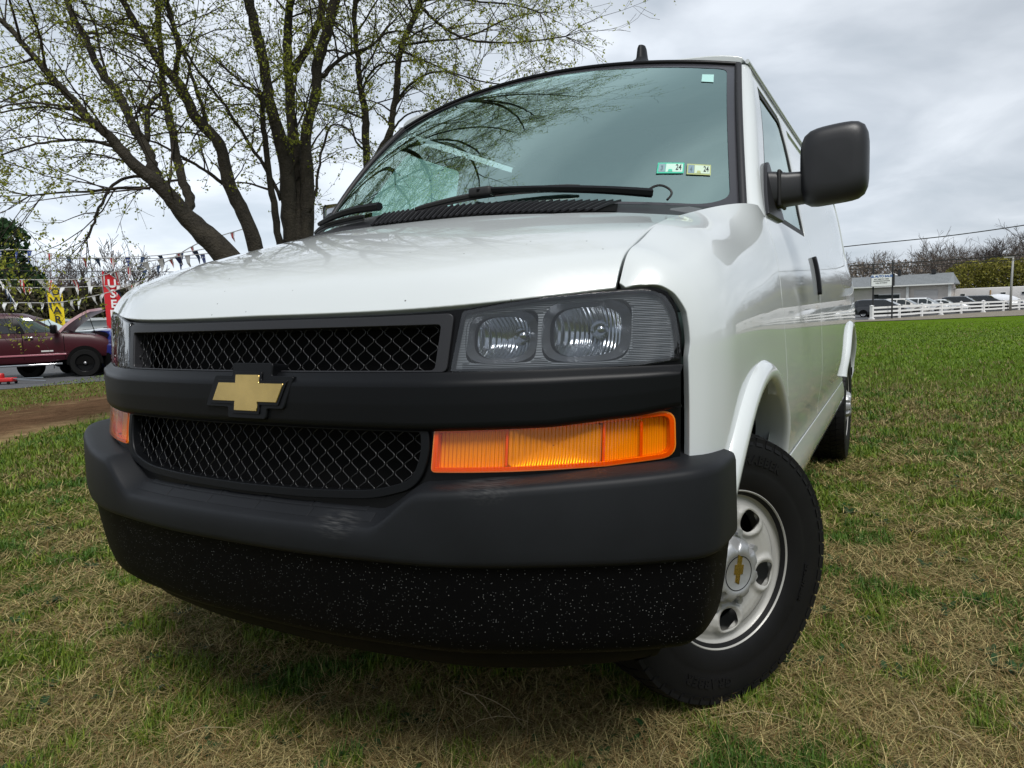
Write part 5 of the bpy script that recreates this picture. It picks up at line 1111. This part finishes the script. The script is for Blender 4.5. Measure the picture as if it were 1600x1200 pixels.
MB().rbox((.92, 0, .62), (.16, 1.80, .24), .05).build('front_bumper', GLOSSBLK, tk, angle=.6)
MB().rbox((-1.35, .3, 1.48), (.28, .5, .38), .06).build('seat', M_('hi_vis_seat', (.42, .62, .05), .7), tk, angle=.6)
sp = MB(); sp.lathe([(-.13, .22), (-.13, .36), (-.09, .385), (.09, .385), (.13, .36), (.13, .22), (.05, .20), (-.05, .20)], 32, axis='y', close=True); o = sp.build('loose_tyre', TYREB, angle=.6)
sp2 = MB(); sp2.lathe([(-.06, .21), (-.06, 0)], 24, axis='y'); sp2.lathe([(.06, .21), (.06, 0)], 24, axis='y'); sp2.build('rim', DARK, o)
o.location = (-22.57, 10.28, -0.29); o.location.z = LOTZ+.385; o.rotation_euler = (0, 0, math.radians(35)); tag(o, 'loose black tyre standing in the shade below the maroon pickup', 'tyre')
fj = empty('floor_jack', (-20.90, 8.68, -0.25), math.radians(30), label='red floor jack with steel bars under the maroon pickup', cat='jack'); fj.location.z = LOTZ
MB().rbox((0, 0, .13), (.60, .26, .12), .03).rbox((-.12, 0, .24), (.22, .16, .16), .04).build('jack_body', M_('jack_red', (.50, .02, .02), .4, coat=.4), fj, angle=.6)
MB().tube([(.25, -.05, .15), (1.15, -.08, .16)], .018, 6).tube([(.25, .06, .12), (1.1, .10, .05)], .018, 6).build('jack_handle', CHROME, fj)
b = MB(); b.lathe([(-.16, .05), (-.16, 0), (.16, 0), (.16, .05)], 12, axis='y', c=(.22, 0, .05)); b.lathe([(-.12, .05), (-.12, 0), (.12, 0), (.12, .05)], 12, axis='y', c=(-.22, 0, .05)); b.build('jack_wheels', TYREB, fj)
p = Vector((-23.53, 13.52, -0.42)); make_car('parked_car', 'sedan', paint('silver_white_paint', (.62, .66, .67)), 'silver white sedan seen from its tail beside the red flag', None, (p.x, p.y, LOTZ), math.radians(118))
p = Vector((-21.91, 12.25, -0.29)); make_car('parked_car', 'sedan', paint('blue_paint', (.012, .03, .20)), 'dark blue car nose just past the front wheel of the maroon pickup', None, (p.x+.25, p.y+.30, LOTZ), math.radians(172))
# low pale building behind the lot
wl = empty('low_building', (-42.54, 24.37, 0.38), math.radians(52), label='long pale flat building behind the maroon pickup and red flag', cat='building'); wl.location.z = LOTZ
MB().box((3, 3, .95), (26, 6, 1.9)).build('wall', M_('pale_siding', (.58, .62, .62), .7, noise=(1.2, .1)), wl); MB().box((3, 3, 1.98), (26.6, 6.6, .16)).build('roof', M_('pale_roof', (.5, .53, .54), .6), wl)
for k in range(6): MB().box((-7+k*4, -.02, 1.1), (1.1, .06, .7)).build('window', CARGLASS, wl)

# ---------------------------------------------------------------- feather flags
def feather_flag(base, h, w, col, body, ink, rz, label, top_rot=0.):
    f = empty('feather_flag', base, rz, label=label, cat='flag', group='feather flags on the sales lot')
    pole = [(-.06, 0, 0), (-.06, 0, h*.8), (-.03, 0, h*.93), (w*.35, 0, h*1.0), (w*.75, 0, h*.955)]; MB().tube([tuple(p) for p in smooth_path(pole, 4)], .02, 6).build('pole', ALLOY, f, smooth=True)
    z0 = h*.10; prof = [(z, (w if z < h*.82 else w*max(.02, 1-((z-h*.82)/(h*.18))**2.2))) for z in np.linspace(z0, h*.99, 26)]; rows = []
    for z, ww in prof: rows.append([(-.04+ww*t, .05*math.sin(2.2*z+2*t), z+.10*t*t*0) for t in np.linspace(0, 1, 7)])
    P = np.array(rows); b = MB(); b.grid(P); b.grid(P+np.array([0, .012, 0])); b.build('banner', col, f, smooth=True)
    n = len(body); zz = h*.86
    for ch in body:
        if ch == ' ': zz -= h*.035; continue
        v, fc = text_mesh(ch, w*.78, .004, bold=.010); M4 = Matrix(((1, 0, 0, w*.46), (0, 0, -1, -.075+.05*math.sin(2.2*zz+1)*.8), (0, 1, 0, zz), (0, 0, 0, 1)))
        mk('letter', [M4 @ q for q in v], fc, ink, f); zz -= h*.104
YEL = M_('yellow_banner', (.80, .62, .01), .7); RED = M_('red_banner', (.55, .012, .02), .7); INKB = M_('banner_black', (.02, .02, .02), .7); WHT = M_('banner_white', (.8, .8, .8), .7)
p = (-26.73, 13.52, -0.07); feather_flag((p[0]-.22, p[1]-.13, LOTZ), 3.35, .48, YEL, 'OWARRANT', INKB, math.radians(61), 'yellow feather flag with black letters behind the raised hood')
p = (-23.84, 13.96, -0.10); feather_flag((p[0]-.26, p[1]-.15, LOTZ), 3.55, .52, RED, 'USED CARS', WHT, math.radians(61), 'red feather flag with white letters spelling used cars')

# ---------------------------------------------------------------- strings of pennants
def pattern_mat(name, kind):
    m = M_(name, (.8, .8, .8), .6, **{'Transmission Weight': 0.}); t = m.node_tree; b = t.nodes['Principled BSDF']; uv = t.nodes.new('ShaderNodeTexCoord')
    if kind == 'stripes':
        w = t.nodes.new('ShaderNodeTexWave'); w.bands_direction = 'X'; w.inputs['Scale'].default_value = 3.6; t.links.new(uv.outputs['Object'], w.inputs['Vector']); src = w.outputs['Fac']; c0, c1 = (.50, .02, .03, 1), (.75, .73, .72, 1)
    else:
        w = t.nodes.new('ShaderNodeTexVoronoi'); w.inputs['Scale'].default_value = 16; w.inputs['Randomness'].default_value = .1; t.links.new(uv.outputs['Object'], w.inputs['Vector']); src = w.outputs['Distance']; c0, c1 = (.7, .72, .75, 1), (.025, .05, .20, 1)
    r = t.nodes.new('ShaderNodeValToRGB'); r.color_ramp.interpolation = 'CONSTANT'; r.color_ramp.elements[0].color = c0; r.color_ramp.elements[1].position = .5 if kind == 'stripes' else .30; r.color_ramp.elements[1].color = c1; t.links.new(src, r.inputs[0]); t.links.new(r.outputs[0], b.inputs['Base Color'])
    return m
PEN = [pattern_mat('star_pennant', 'stars'), pattern_mat('stripe_pennant', 'stripes'), M_('white_pennant', (.72, .73, .74), .6), M_('navy_pennant', (.03, .06, .13), .6)]
CORD = M_('white_cord', (.62, .62, .62), .7)
def bunting(pts, n, size, mix, label, seed):
    r = random.Random(seed); P = smooth_path(pts, 8); o = Vector(P[0]); s = empty('bunting', o, label=label, cat='bunting', group='pennant strings over the sales lot')
    MB().tube([tuple(Vector(p)-o) for p in P], .010, 4, cap=False).build('cord', CORD, s)
    t = np.concatenate([[0], np.cumsum(np.linalg.norm(np.diff(P, axis=0), axis=1))])
    for k in range(n):
        u = t[-1]*(k+.5+r.uniform(-.2, .2))/n; c = Vector([np.interp(u, t, P[:, i]) for i in range(3)]); c2 = Vector([np.interp(u+.1, t, P[:, i]) for i in range(3)]); d = (c2-c).normalized() if (c2-c).length > 1e-6 else Vector((1, 0, 0))
        w = size*r.uniform(.30, .45); h = size*r.uniform(.52, .80); sw = Vector((r.uniform(-.1, .45), r.uniform(-.4, .4), -1)).normalized(); nrm_ = d.cross(sw).normalized(); a, b_, tip, mid = -d*w/2, d*w/2, sw*h, sw*h*.5+nrm_*h*r.uniform(-.14, .14)
        v = [a, b_, mid-d*w*.25, mid+d*w*.25, tip]; v2 = [q+nrm_*.004 for q in v]
        mk('pennant', v+v2, [(0, 1, 3, 2), (2, 3, 4), (6, 5, 7, 8), (8, 7, 9)], PEN[r.choice(mix)], s, loc=c-o)
bunting([(-15.95, 6.02, 2.75), (-14.50, 6.35, 2.71), (-13.34, 6.51, 2.51), (-11.86, 6.62, 2.40), (-10.56, 6.65, 2.36), (-9.18, 6.73, 2.42)], 15, .36, (0, 1, 3), 'upper string of starred and striped pennants nearest the leaning maple', 1)
bunting([(-15.82, 6.02, 2.17), (-14.21, 6.32, 2.09), (-13.36, 6.44, 2.05), (-12.37, 6.53, 2.08), (-11.41, 6.50, 2.20), (-10.18, 6.50, 2.28), (-8.98, 6.36, 2.26)], 15, .44, (0, 1, 2), 'string of starred and striped pennants crossing the top of the yellow flag', 2)
bunting([(-18.09, 7.06, 2.16), (-16.45, 7.49, 2.05), (-14.55, 7.85, 2.00), (-12.91, 7.83, 1.95)], 12, .34, (0, 1, 2), 'string of small pennants just under the starred one', 3)
bunting([(-16.95, 6.49, 1.71), (-15.84, 6.87, 1.68), (-14.64, 6.96, 1.65), (-14.03, 6.95, 1.68), (-12.89, 7.02, 1.80), (-11.85, 7.04, 1.97)], 14, .34, (2, 2, 2, 3), 'lowest string of mostly white pennants above the pickup roof', 4)
bunting([(-14.41, 5.65, 2.15), (-14.25, 5.71, 1.92), (-14.07, 5.77, 1.60)], 10, .22, (2, 2, 3), 'short steep string of white streamers at the left edge', 5)
bunting([(-12.44, 7.31, 2.17), (-11.45, 7.30, 2.33), (-10.59, 7.23, 2.55), (-9.69, 7.16, 2.67), (-8.73, 7.13, 2.77)], 9, .34, (3, 3, 1), 'string of dark pennants rising behind the maple trunks', 6)
# ---------------------------------------------------------------- wires
WIREM = M_('utility_wire', (.02, .02, .02), .6)
def cable(pts, r, label):
    P = smooth_path(pts, 8); o = Vector(P[0]); b = MB(); b.tube([tuple(Vector(p)-o) for p in P], r, 4, cap=False); ob = b.build('utility_cable', WIREM, loc=o); tag(ob, label, 'cable', 'overhead cables')
cable([(-37.13, 15.15, 3.95), (-32.42, 17.71, 3.67), (-27.20, 20.56, 3.43)], .022, 'thin dark overhead cable above the sales lot, lower of the two at left')
cable([(-37.14, 15.21, 4.58), (-32.43, 17.77, 4.26), (-27.21, 20.63, 4.08)], .018, 'thin dark overhead cable above the sales lot, upper of the two at left')
# ---------------------------------------------------------------- right: white fence, used-car lot and building across the field
FWHITE = M_('white_vinyl', (.80, .80, .80), .45, noise=(3, .04))
f0 = Vector((-1.0, 67.9)); fd = Vector((.475, .880)); fn = Vector((fd.y, -fd.x)); SP = 4.04; FZ = -.80
fence = empty('ranch_fence', (f0.x, f0.y, FZ), label='white three-rail fence between the field and the car lot', cat='fence')
posts = []
for k in range(22):
    bend = .55*math.sin(k*.75) if k < 9 else 0; q = f0+fd*SP*k+fn*(.22*math.sin(k*1.3)); posts.append(q)
post_me = None
for k, q in enumerate(posts):
    big = k in (0, 3, 5); b = MB(); w = .24 if big else .17; b.box((0, 0, .60), (w, w, 1.20)).box((0, 0, 1.215), (w+.05, w+.05, .03)); v = len(b.v); b.add([(-w/2, -w/2, 1.23), (w/2, -w/2, 1.23), (w/2, w/2, 1.23), (-w/2, w/2, 1.23), (0, 0, 1.31)], [(0, 1, 4), (1, 2, 4), (2, 3, 4), (3, 0, 4)])
    if big: b.box((0, 0, .08), (w+.12, w+.12, .16))
    o = b.build('post', FWHITE, fence); o.location = (q.x-f0.x, q.y-f0.y, 0); o.rotation_euler = (0, 0, math.atan2(fd.y, fd.x))
    if k < len(posts)-1:
        e = posts[k+1]-q; L = e.length
        for z in (.34, .69, 1.05):
            r = MB().box((0, 0, 0), (L-.10, .045, .17)).build('rail', FWHITE, fence); m = q+e*.5; r.location = (m.x-f0.x, m.y-f0.y, z+(.02 if k == 4 else 0)); r.rotation_euler = (0, math.radians(R.uniform(-.5, .5)), math.atan2(e.y, e.x))
# gravel verge and the lot's asphalt
VERGE = M_('gravel_verge', (.20, .175, .135), .95, noise=(3, .3), bump=(40, .6, .02))
A = lambda s, t: (f0.x+fd.x*s+fn.x*t, f0.y+fd.y*s+fn.y*t)
mk('verge', [(-40, 60.5, -.755), (-12, 61, -.755), (-2.1, 62.2, -.755), (-1.4, 62.6, -.755), (3.1, 64.6, -.755), (9.8, 70, -.755), (22, 84, -.755), (60, 150, -.755), (*A(95, -.4), -.755), (*A(-.8, -.4), -.755), (-40, 67, -.755)], [tuple(range(11))], VERGE)['kind'] = 'structure'
mk('car_lot', [(*A(-.7, -.45), -.75), (*A(100, -.45), -.75), (*A(100, -50), -.75), (-60, 180, -.75), (-60, 67.4, -.75)], [tuple(range(5))], ASPH)['kind'] = 'structure'
CW = paint('white_car_paint', (.74, .76, .77)); CD = paint('dark_car_paint', (.012, .013, .017)); CS = paint('grey_car_paint', (.10, .11, .13)); CP = paint('pearl_car_paint', (.72, .70, .66))
carh = math.radians(-13); GRP = 'cars for sale behind the white fence'
hd_ = Vector((math.cos(carh), math.sin(carh)))
def park(s_, back, kd, m_, lb, grp):
    x, y = A(s_, -1.3); q = Vector((x, y))-hd_*back; make_car('parked_car', kd, m_, lb, grp, (q.x, q.y, -.75), carh+math.radians(R.uniform(-3, 3)))
for s_, kd, m_, lb in ((8.6, 'van', CD, 'black minivan under the dealer sign, first of the row behind the fence'), (12.6, 'suv', CP, 'cream white suv next to the black minivan, second of the row'), (16.7, 'suv', CW, 'white suv in the middle of the row behind the fence'), (20.6, 'sedan', CW, 'white sedan between a white suv and a black suv'), (24.8, 'suv', CD, 'black suv right of the white cars behind the fence'), (29.6, 'van', CD, 'black minivan beside the light pole behind the fence'), (34.5, 'sedan', CS, 'grey sedan furthest right of the row behind the fence')): park(s_, 2.4, kd, m_, lb, GRP)
for s_, kd, m_, lb in ((22.5, 'sedan', CS, 'grey sedan in the back row before the white trailers'), (27.5, 'suv', CW, 'white suv in the back row before the white trailers'), (37, 'sedan', CW, 'white sedan in the back row right of the light pole')): park(s_, 12.5, kd, m_, lb, 'cars in the back row of the lot')
# dealer sign on two dark poles
sg = empty('dealer_sign', (-0.19, 69.44, -0.30), math.radians(-8), label='white dealer sign board on two dark poles above the fence', cat='sign'); sg.location.z = -.76; sg.scale = (1.42, 1.42, 1.42)
SIGNP = M_('sign_pole', (.02, .02, .022), .6); SIGNW = M_('sign_white', (.88, .90, .90), .4); SBLUE = M_('sign_blue', (.02, .11, .36), .5); SBLK = M_('sign_black', (.02, .02, .02), .5)
for x in (-.58, .50): MB().tube([(x, .12, 0), (x, .12, 3.45 if x < 0 else 3.6)], .05, 8).build('pole', SIGNP, sg)
MB().box((-.03, .05, 2.40), (1.30, .26, .76)).build('sign_box', SIGNP, sg); MB().box((-.08, -.085, 2.40), (1.14, .012, .72)).build('sign_face', SIGNW, sg)
for body, sz, z, m_, sp_ in (('GL AUTO SALES', .185, 2.64, SBLUE, .92), ('BUY HERE PAY HERE', .088, 2.465, SBLK, 1.0), ('WE FINANCE ANYONE', .088, 2.35, SBLK, 1.0), ('CALL US TODAY', .088, 2.23, SBLK, 1.0)):
    v, f = text_mesh(body, sz, .002, bold=.008 if sz > .1 else .003, spacing=sp_); mk('sign_lettering', [(q.x-.08, -.094-q.z, q.y+z) for q in v], f, m_, sg)
# low sales building
bl = Vector((-5.3, 107.6, -.78)); BL = 12.4; bang = math.radians(-13)
bd = empty('sales_building', bl, bang, label='low beige building with grey shingle roof and garage doors', cat='building'); bd.scale = (1, 1, 1)
BEIGE = M_('beige_wall', (.62, .57, .53), .8, noise=(.9, .10)); SHING = M_('grey_shingles', (.20, .215, .225), .85, noise=(6, .18)); WTRIM = M_('white_trim', (.75, .75, .73), .5); GDOOR = M_('garage_door', (.55, .53, .52), .6)
EH, RH, DP = 3.45, 4.85, 5.0
MB().box((BL/2-6, DP/2, EH/2), (BL+11.2, DP-.3, EH)).build('wall', BEIGE, bd)
b = MB(); b.add([(-12.4, -.7, EH), (BL+.5, -.7, EH), (BL-.3, DP*.55, RH), (-12.4, DP*.55, RH), (-12.4, DP, EH), (BL+.1, DP, EH), (-12.4, -.7, EH-.14), (BL+.5, -.7, EH-.14), (-12.4, DP, EH-.14), (BL+.1, DP, EH-.14)], [(0, 1, 2, 3), (3, 2, 5, 4), (1, 5, 2), (0, 3, 4), (6, 7, 1, 0), (9, 8, 4, 5), (7, 9, 5, 1), (8, 6, 0, 4), (6, 8, 9, 7)]); b.build('roof', SHING, bd)
for k in range(8):
    tcu = (k+.5)/8; MB().box((BL/2-6.2, -.7+(DP*.55+.7)*tcu, EH+.015+(RH-EH)*tcu), (BL+12.0, .03, .014)).build('shingle_course', SHING, bd)
MB().box((BL/2-6, -.73, EH-.09), (BL+12.8, .05, .17)).build('fascia', WTRIM, bd)
for x in (BL*.60, BL-.15): MB().box((x, -.10, EH/2), (.32, .20, EH-.1)).build('column', WTRIM, bd)
x0, x1 = BL*.66, BL*.88
g = MB().box(((x0+x1)/2, .10, 1.35), (x1-x0, .05, 2.7)).build('garage_door', GDOOR, bd)
for k in range(5): MB().box(((x0+x1)/2, .06, .30+k*.52), (x1-x0-.05, .02, .47)).build('door_panel', GDOOR, g)
g = MB().box((BL*.40, .10, 1.35), (BL*.26, .12, 2.1)).build('shop_window', WTRIM, bd); MB().box((BL*.40, .03, 1.40), (BL*.24, .05, 1.7)).build('pane', CARGLASS, g); MB().box((BL*.29, .06, 1.2), (BL*.05, .06, 2.3)).build('glass_door', CARGLASS, bd)
MB().box((BL*.47, DP*.5, RH+.35), (.36, .36, .75)).build('chimney', SIGNP, bd); MB().box((BL*.80, DP*.5, RH+.25), (.50, .40, .55)).build('roof_vent', SIGNP, bd)
b = MB(); b.add([(BL*.38-.9, 3.0, RH-.1), (BL*.38+.9, 3.0, RH-.1), (BL*.38, 3.0, RH+.45), (BL*.38-.9, 3.8, RH-.1), (BL*.38+.9, 3.8, RH-.1), (BL*.38, 3.8, RH+.45)], [(0, 1, 2), (5, 4, 3), (0, 2, 5, 3), (1, 4, 5, 2)]); b.build('roof_hood', WTRIM, bd)
# white trailers, tented cover, light pole
def trailer(loc, rz, L, h, label):
    t = empty('office_trailer', loc, rz, label=label, cat='trailer', group='white trailers behind the car lot'); MB().rbox((L/2, 1.2, h/2+.35), (L, 2.4, h), .08).build('body', M_('trailer_white', (.70, .68, .66), .6, noise=(.7, .06)), t, angle=.6)
    for k in range(int(L/2.2)):
        if k % 3 != 1: w = MB().box((1.0+k*2.2, -.01, h*.66+.3), (.62, .05, .42)).build('window', WTRIM, t); MB().box((1.0+k*2.2, -.03, h*.66+.3), (.50, .05, .32)).build('pane', CARGLASS, w)
    MB().box((L*.30, -.02, h*.45+.3), (.16, .05, h*.86)).build('post_strip', M_('tan_strip', (.42, .27, .14), .7), t)
    for k in range(3): MB().box((L*(.2+.3*k), 1.2, .17), (.5, 1.6, .34)).build('pier', SIGNP, t)
trailer((7.3, 108.8, -.78), math.radians(-14), 13.5, 2.35, 'long white trailer with small windows right of the building')
trailer((15.2, 99.5, -.78), math.radians(-10), 14, 2.5, 'white trailer behind the light pole at the right edge')
cb = empty('covered_boat', (11.0, 97.0, -.75), math.radians(8), label='boat under a pale cover before the trailers', cat='boat'); cb.scale = (.95, .95, .95)
rows = []
for t in np.linspace(0, 1, 12):
    w = .95*math.sin(PI*min(1, .12+t*.9))**.6; h = 1.25+.65*math.sin(PI*t)**.8; rows.append([(4.4*t-2.2, w*math.cos(q), .95+(h-.95)*math.sin(q)) for q in np.linspace(0, PI, 9)])
b = MB(); b.grid(np.array(rows)); b.build('cover', M_('boat_cover', (.62, .64, .68), .7), cb, smooth=True); MB().rbox((0, 0, .72), (4.2, 1.6, .5), .2).build('hull', CW, cb, angle=.6); MB().box((0, 0, .30), (3.2, 1.2, .4)).build('trailer_frame', SIGNP, cb)
lp = empty('light_pole', (11.4, 89.9, -.78), 0, label='grey light pole rising among the parked cars at right', cat='light pole')
GALV = M_('galvanised_pole', (.30, .30, .29), .5); MB().tube([(0, 0, 0), (.03, 0, 3), (.10, 0, 5.6)], [.12, .11, .09], 8).build('shaft', GALV, lp, smooth=True); MB().box((-.25, 0, 5.65), (.9, .16, .12)).build('lamp_arm', GALV, lp)
cable([(-6.82, 62.98, 5.10), (-2.29, 63.22, 5.42), (3.46, 64.12, 5.69), (9.05, 62.65, 6.02), (13.49, 62.85, 6.49)], .05, 'upper overhead cable climbing to the right over the woods')
cable([(-6.80, 62.85, 3.92), (-2.26, 63.04, 3.81), (3.93, 64.17, 3.87), (9.09, 62.42, 3.87), (13.53, 62.59, 4.02)], .05, 'middle overhead cable before the woods')
cable([(-6.79, 62.82, 3.59), (-2.25, 63.01, 3.49), (3.94, 64.14, 3.56), (9.10, 62.38, 3.54), (13.54, 62.55, 3.66)], .04, 'lower overhead cable before the woods')
# ---------------------------------------------------------------- far trees
GREYBARK = M_('grey_brown_bark', (.105, .085, .072), .9, noise=(1.2, .25))
def bare_tree(seed, H, spread, levels=4, thick=.16, twig=.012, mat=None, col=None, name='bare_tree'):
    r = random.Random(seed); b = MB()
    def go(p, d, L, rad, lv):
        path = [p]; n = 3; rr = [rad]
        for i in range(n):
            d = (d+Vector((r.gauss(0, .12), r.gauss(0, .12), .05))).normalized(); path.append(path[-1]+d*L/n); rr.append(max(twig, rad*(1-.5*(i+1)/n)))
        b.tube(path, rr, 5 if lv < 2 else 3, cap=False)
        if lv < levels:
            for j in range(r.randint(3, 4) if lv else r.randint(4, 6)):
                t = r.uniform(.45, 1) if lv else r.uniform(.4, 1); i = min(int(t*n), n-1); q = path[i].lerp(path[i+1], t*n-i); u = (path[i+1]-path[i]).normalized(); e = u.orthogonal().normalized(); e.rotate(Matrix.Rotation(r.uniform(0, 2*PI), 3, u)); go(q, u+e*r.uniform(.35, .8)*spread, L*r.uniform(.5, .75), rr[i]*.6, lv+1)
    go(Vector((0, 0, 0)), Vector((r.gauss(0, .05), r.gauss(0, .05), 1)), H*.42, thick, 0); return b
protos = [bare_tree(s, 1.0*9, 1.0, 4, .13, .014) for s in (1, 2, 3, 4)]; pm = []
for i, b in enumerate(protos):
    o = mk('bare_tree', b.v, b.f, GREYBARK, smooth=True); pm.append(o.data); bpy.data.objects.remove(o)
def put_tree(me, loc, sc, rz, label, group, trunk=True):
    o = bpy.data.objects.new('bare_tree', me); link(o); o.location = loc; o.scale = (sc, sc, sc); o.rotation_euler = (0, 0, rz); tag(o, label, 'tree', group); return o
for k in range(130):
    px = R.uniform(0, 1); d = R.uniform(138, 185); az = math.radians(-14+px*42); x, y = CAM.x+d*math.sin(az), CAM.y+d*math.cos(az)
    put_tree(pm[k % 4], (x, y, -.8), R.uniform(.85, 1.3)*(d/118), R.uniform(0, 6), 'bare grey brown tree in the distant woods behind the sales building', 'bare trees of the distant woods')
p = (16.93, 130.56, -0.10); o = bare_tree(9, 13.5, 1.0, 4, .30, .020); o = o.build('bare_tree', M_('dark_bark', (.045, .036, .032), .9), smooth=True, loc=(p[0], p[1], 0)); tag(o, 'tall dark bare tree standing above the trailers at right', 'tree')
p = (14.28, 135.99, -0.03); o = bare_tree(12, 10.5, .9, 4, .16, .018); o = o.build('bare_tree', bpy.data.materials['dark_bark'], smooth=True, loc=(p[0], p[1], 0)); tag(o, 'smaller dark bare tree just left of the tall one', 'tree')
def leaf_mass(n, box, size, cols, seed, shape=None):
    r = np.random.default_rng(seed); c = r.uniform(-1, 1, (n*2, 3)); 
    if shape is not None: c = c[shape(c)]
    c = c[:n]; n = len(c); P = c*np.array(box); a = r.normal(size=(n, 3)); a /= np.linalg.norm(a, axis=1, keepdims=True); b_ = np.cross(a, r.normal(size=(n, 3))); b_ /= np.linalg.norm(b_, axis=1, keepdims=True); s = size*r.uniform(.5, 1.2, (n, 1))
    V = np.stack([P-a*s, P+b_*s*.5, P+a*s, P-b_*s*.5], 1).reshape(-1, 3); F = np.arange(n*4).reshape(n, 4); h = r.random((n, 1)); col = np.array(cols[0])*(1-h)+np.array(cols[1])*h; return V, F, np.repeat(col*r.uniform(.7, 1.2, (n, 1)), 4, 0)
LEAF = tint_mat('far_foliage', .8, .15, transl=.2)
# understorey brush of the woods and the yellow-green bamboo hedge: nobody could count their stems
V, F, c = leaf_mass(70000, (70, 9, 4.3), .24, ((.13, .105, .085), (.26, .22, .18)), 3); V = V+np.array([0, 0, 3.2]); ca, sa = math.cos(math.radians(8)), math.sin(math.radians(8)); V = np.stack([V[:, 0]*ca-V[:, 1]*sa+34, V[:, 0]*sa+V[:, 1]*ca+150, V[:, 2]], 1)
tag(fast_mesh('woodland_brush', V, F, LEAF, col=c), kind='stuff')
for k in range(9):
    q = Vector((10.0+k*3.9, 126-k*1.0, -.8)); h = R.uniform(2.9, 3.7); V, F, c = leaf_mass(4200, (3.1, 2.4, h), .22, ((.12, .13, .022), (.28, .25, .055)), 40+k, lambda c_: (c_[:, 0]**2+c_[:, 1]**2+np.abs(c_[:, 2])**3.5*.9) < 1.0)
    b = empty('bamboo_clump', q, label='yellow green bamboo clump, leftmost of the row, just right of the building roof' if k == 0 else 'yellow green bamboo clump in the dense row behind the white trailers', cat='bamboo', group='bamboo clumps behind the trailers'); fast_mesh('foliage', V+np.array([0, 0, h+.1]), F, LEAF, b, col=c)['kind'] = 'stuff'
    m = MB(); [m.tube([(R.uniform(-1.5, 1.5), R.uniform(-1, 1), 0), (R.uniform(-2, 2), R.uniform(-1.2, 1.2), h*1.6)], .03, 4) for _ in range(10)]; m.build('stem', M_('bamboo_stem', (.16, .15, .05), .6), b)
# left: dark evergreen, bare trees and brush beyond the lot
ev = Vector((-56.20, 26.08, 0.85)); t = empty('evergreen_tree', (ev.x-1.0, ev.y, LOTZ), label='dark green evergreen tree at the far left behind the pickup', cat='tree')
V, F, c = leaf_mass(9000, (4.3, 4.0, 4.6), .34, ((.016, .042, .016), (.045, .090, .032)), 8, lambda q: (q[:, 0]**2+q[:, 1]**2) < np.clip(1.05-.62*(q[:, 2]+1)/2+.10*np.sin(9*q[:, 2]+3*q[:, 0]), .05, 2)**2); fast_mesh('crown', V+np.array([0, 0, 4.9]), F, LEAF, t, col=c)['kind'] = 'stuff'; MB().tube([(0, 0, 0), (0, 0, 8)], [.25, .06], 8).build('trunk', GREYBARK, t)
PINK = M_('budding_twigs', (.19, .115, .10), .9, noise=(1, .2))
for k, (p, H, lb, m_) in enumerate((((-61.45, 30.06, 0.77), 8.6, 'reddish budding tree next to the evergreen', PINK), ((-60.62, 32.80, 0.63), 9.5, 'wide grey twiggy tree behind the yellow flag', GREYBARK), ((-53.07, 31.22, 0.57), 9.8, 'bare tree with twin stems between the two feather flags', GREYBARK), ((-50.54, 31.46, 0.52), 9.2, 'bare tree directly behind the red flag', GREYBARK), ((-56.26, 37.47, 0.35), 8.4, 'bare tree half hidden by the van hood', GREYBARK), ((-68.38, 35.41, 0.65), 9.0, 'fine twiggy tree just right of the reddish budding tree', PINK), ((-63.38, 35.86, 0.55), 9.6, 'bare tree just right of the yellow flag', GREYBARK), ((-63.00, 38.35, 0.43), 9.4, 'bare tree with spreading crown left of the red flag', PINK), ((-55.44, 35.63, 0.42), 8.8, 'bare tree between the red flag and the van hood', GREYBARK))):
    o = bare_tree(60+k, H*1.08, 1.2, 4, .17, .019); o = o.build('bare_tree', m_, smooth=True, loc=(p[0], p[1], LOTZ)); tag(o, lb, 'tree')
SHL = ('left of the yellow flag, under the evergreen', 'behind the pickup cab', 'directly behind the yellow flag', 'between the two feather flags, nearer the yellow one', 'just left of the red flag', 'just right of the red flag', 'showing past the headlight of the van', 'furthest right, behind the van hood')
for k, p in enumerate(((-53.67, 25.18, 0.85), (-55.29, 27.72, 0.77), (-56.72, 30.36, 0.67), (-49.00, 27.73, 0.66), (-50.59, 30.29, 0.57), (-52.02, 32.93, 0.48), (-45.89, 30.57, 0.48), (-46.95, 33.42, 0.37))):
    V, F, c = leaf_mass(2300, (2.8, 1.8, 2.3), .30, ((.022, .026, .013), (.070, .060, .032)), 90+k, lambda q: (q**2).sum(1) < 1); sh = empty('shrub', (p[0], p[1], LOTZ), label='dark brown green shrub '+SHL[k], cat='shrub', group='shrubs along the back of the sales lot'); fast_mesh('foliage', V+np.array([0, 0, 2.2]), F, LEAF, sh, col=c)['kind'] = 'stuff'
# woods closing the horizon all round: what the paint and glass reflect, and what lies beyond the lots
V, F, c = [], [], []
r_ = np.random.default_rng(77)
for az in np.arange(0, 360, 3.0):
    if -16 < ((az+180) % 360)-180 < 34: continue
    d = r_.uniform(115, 150); x, y = CAM.x+d*math.sin(math.radians(az)), CAM.y+d*math.cos(math.radians(az)); v, f, cc = leaf_mass(420, (5, 5, r_.uniform(3, 5)), .9, ((.06, .055, .04), (.13, .11, .085)), int(az*7)+5, lambda q: (q**2).sum(1) < 1.1); F.append(f+sum(len(a) for a in V)); V.append(v+np.array([x, y, 3.5])); c.append(cc)
tag(fast_mesh('distant_woods', np.concatenate(V), np.concatenate(F), LEAF, col=np.concatenate(c)), kind='stuff')
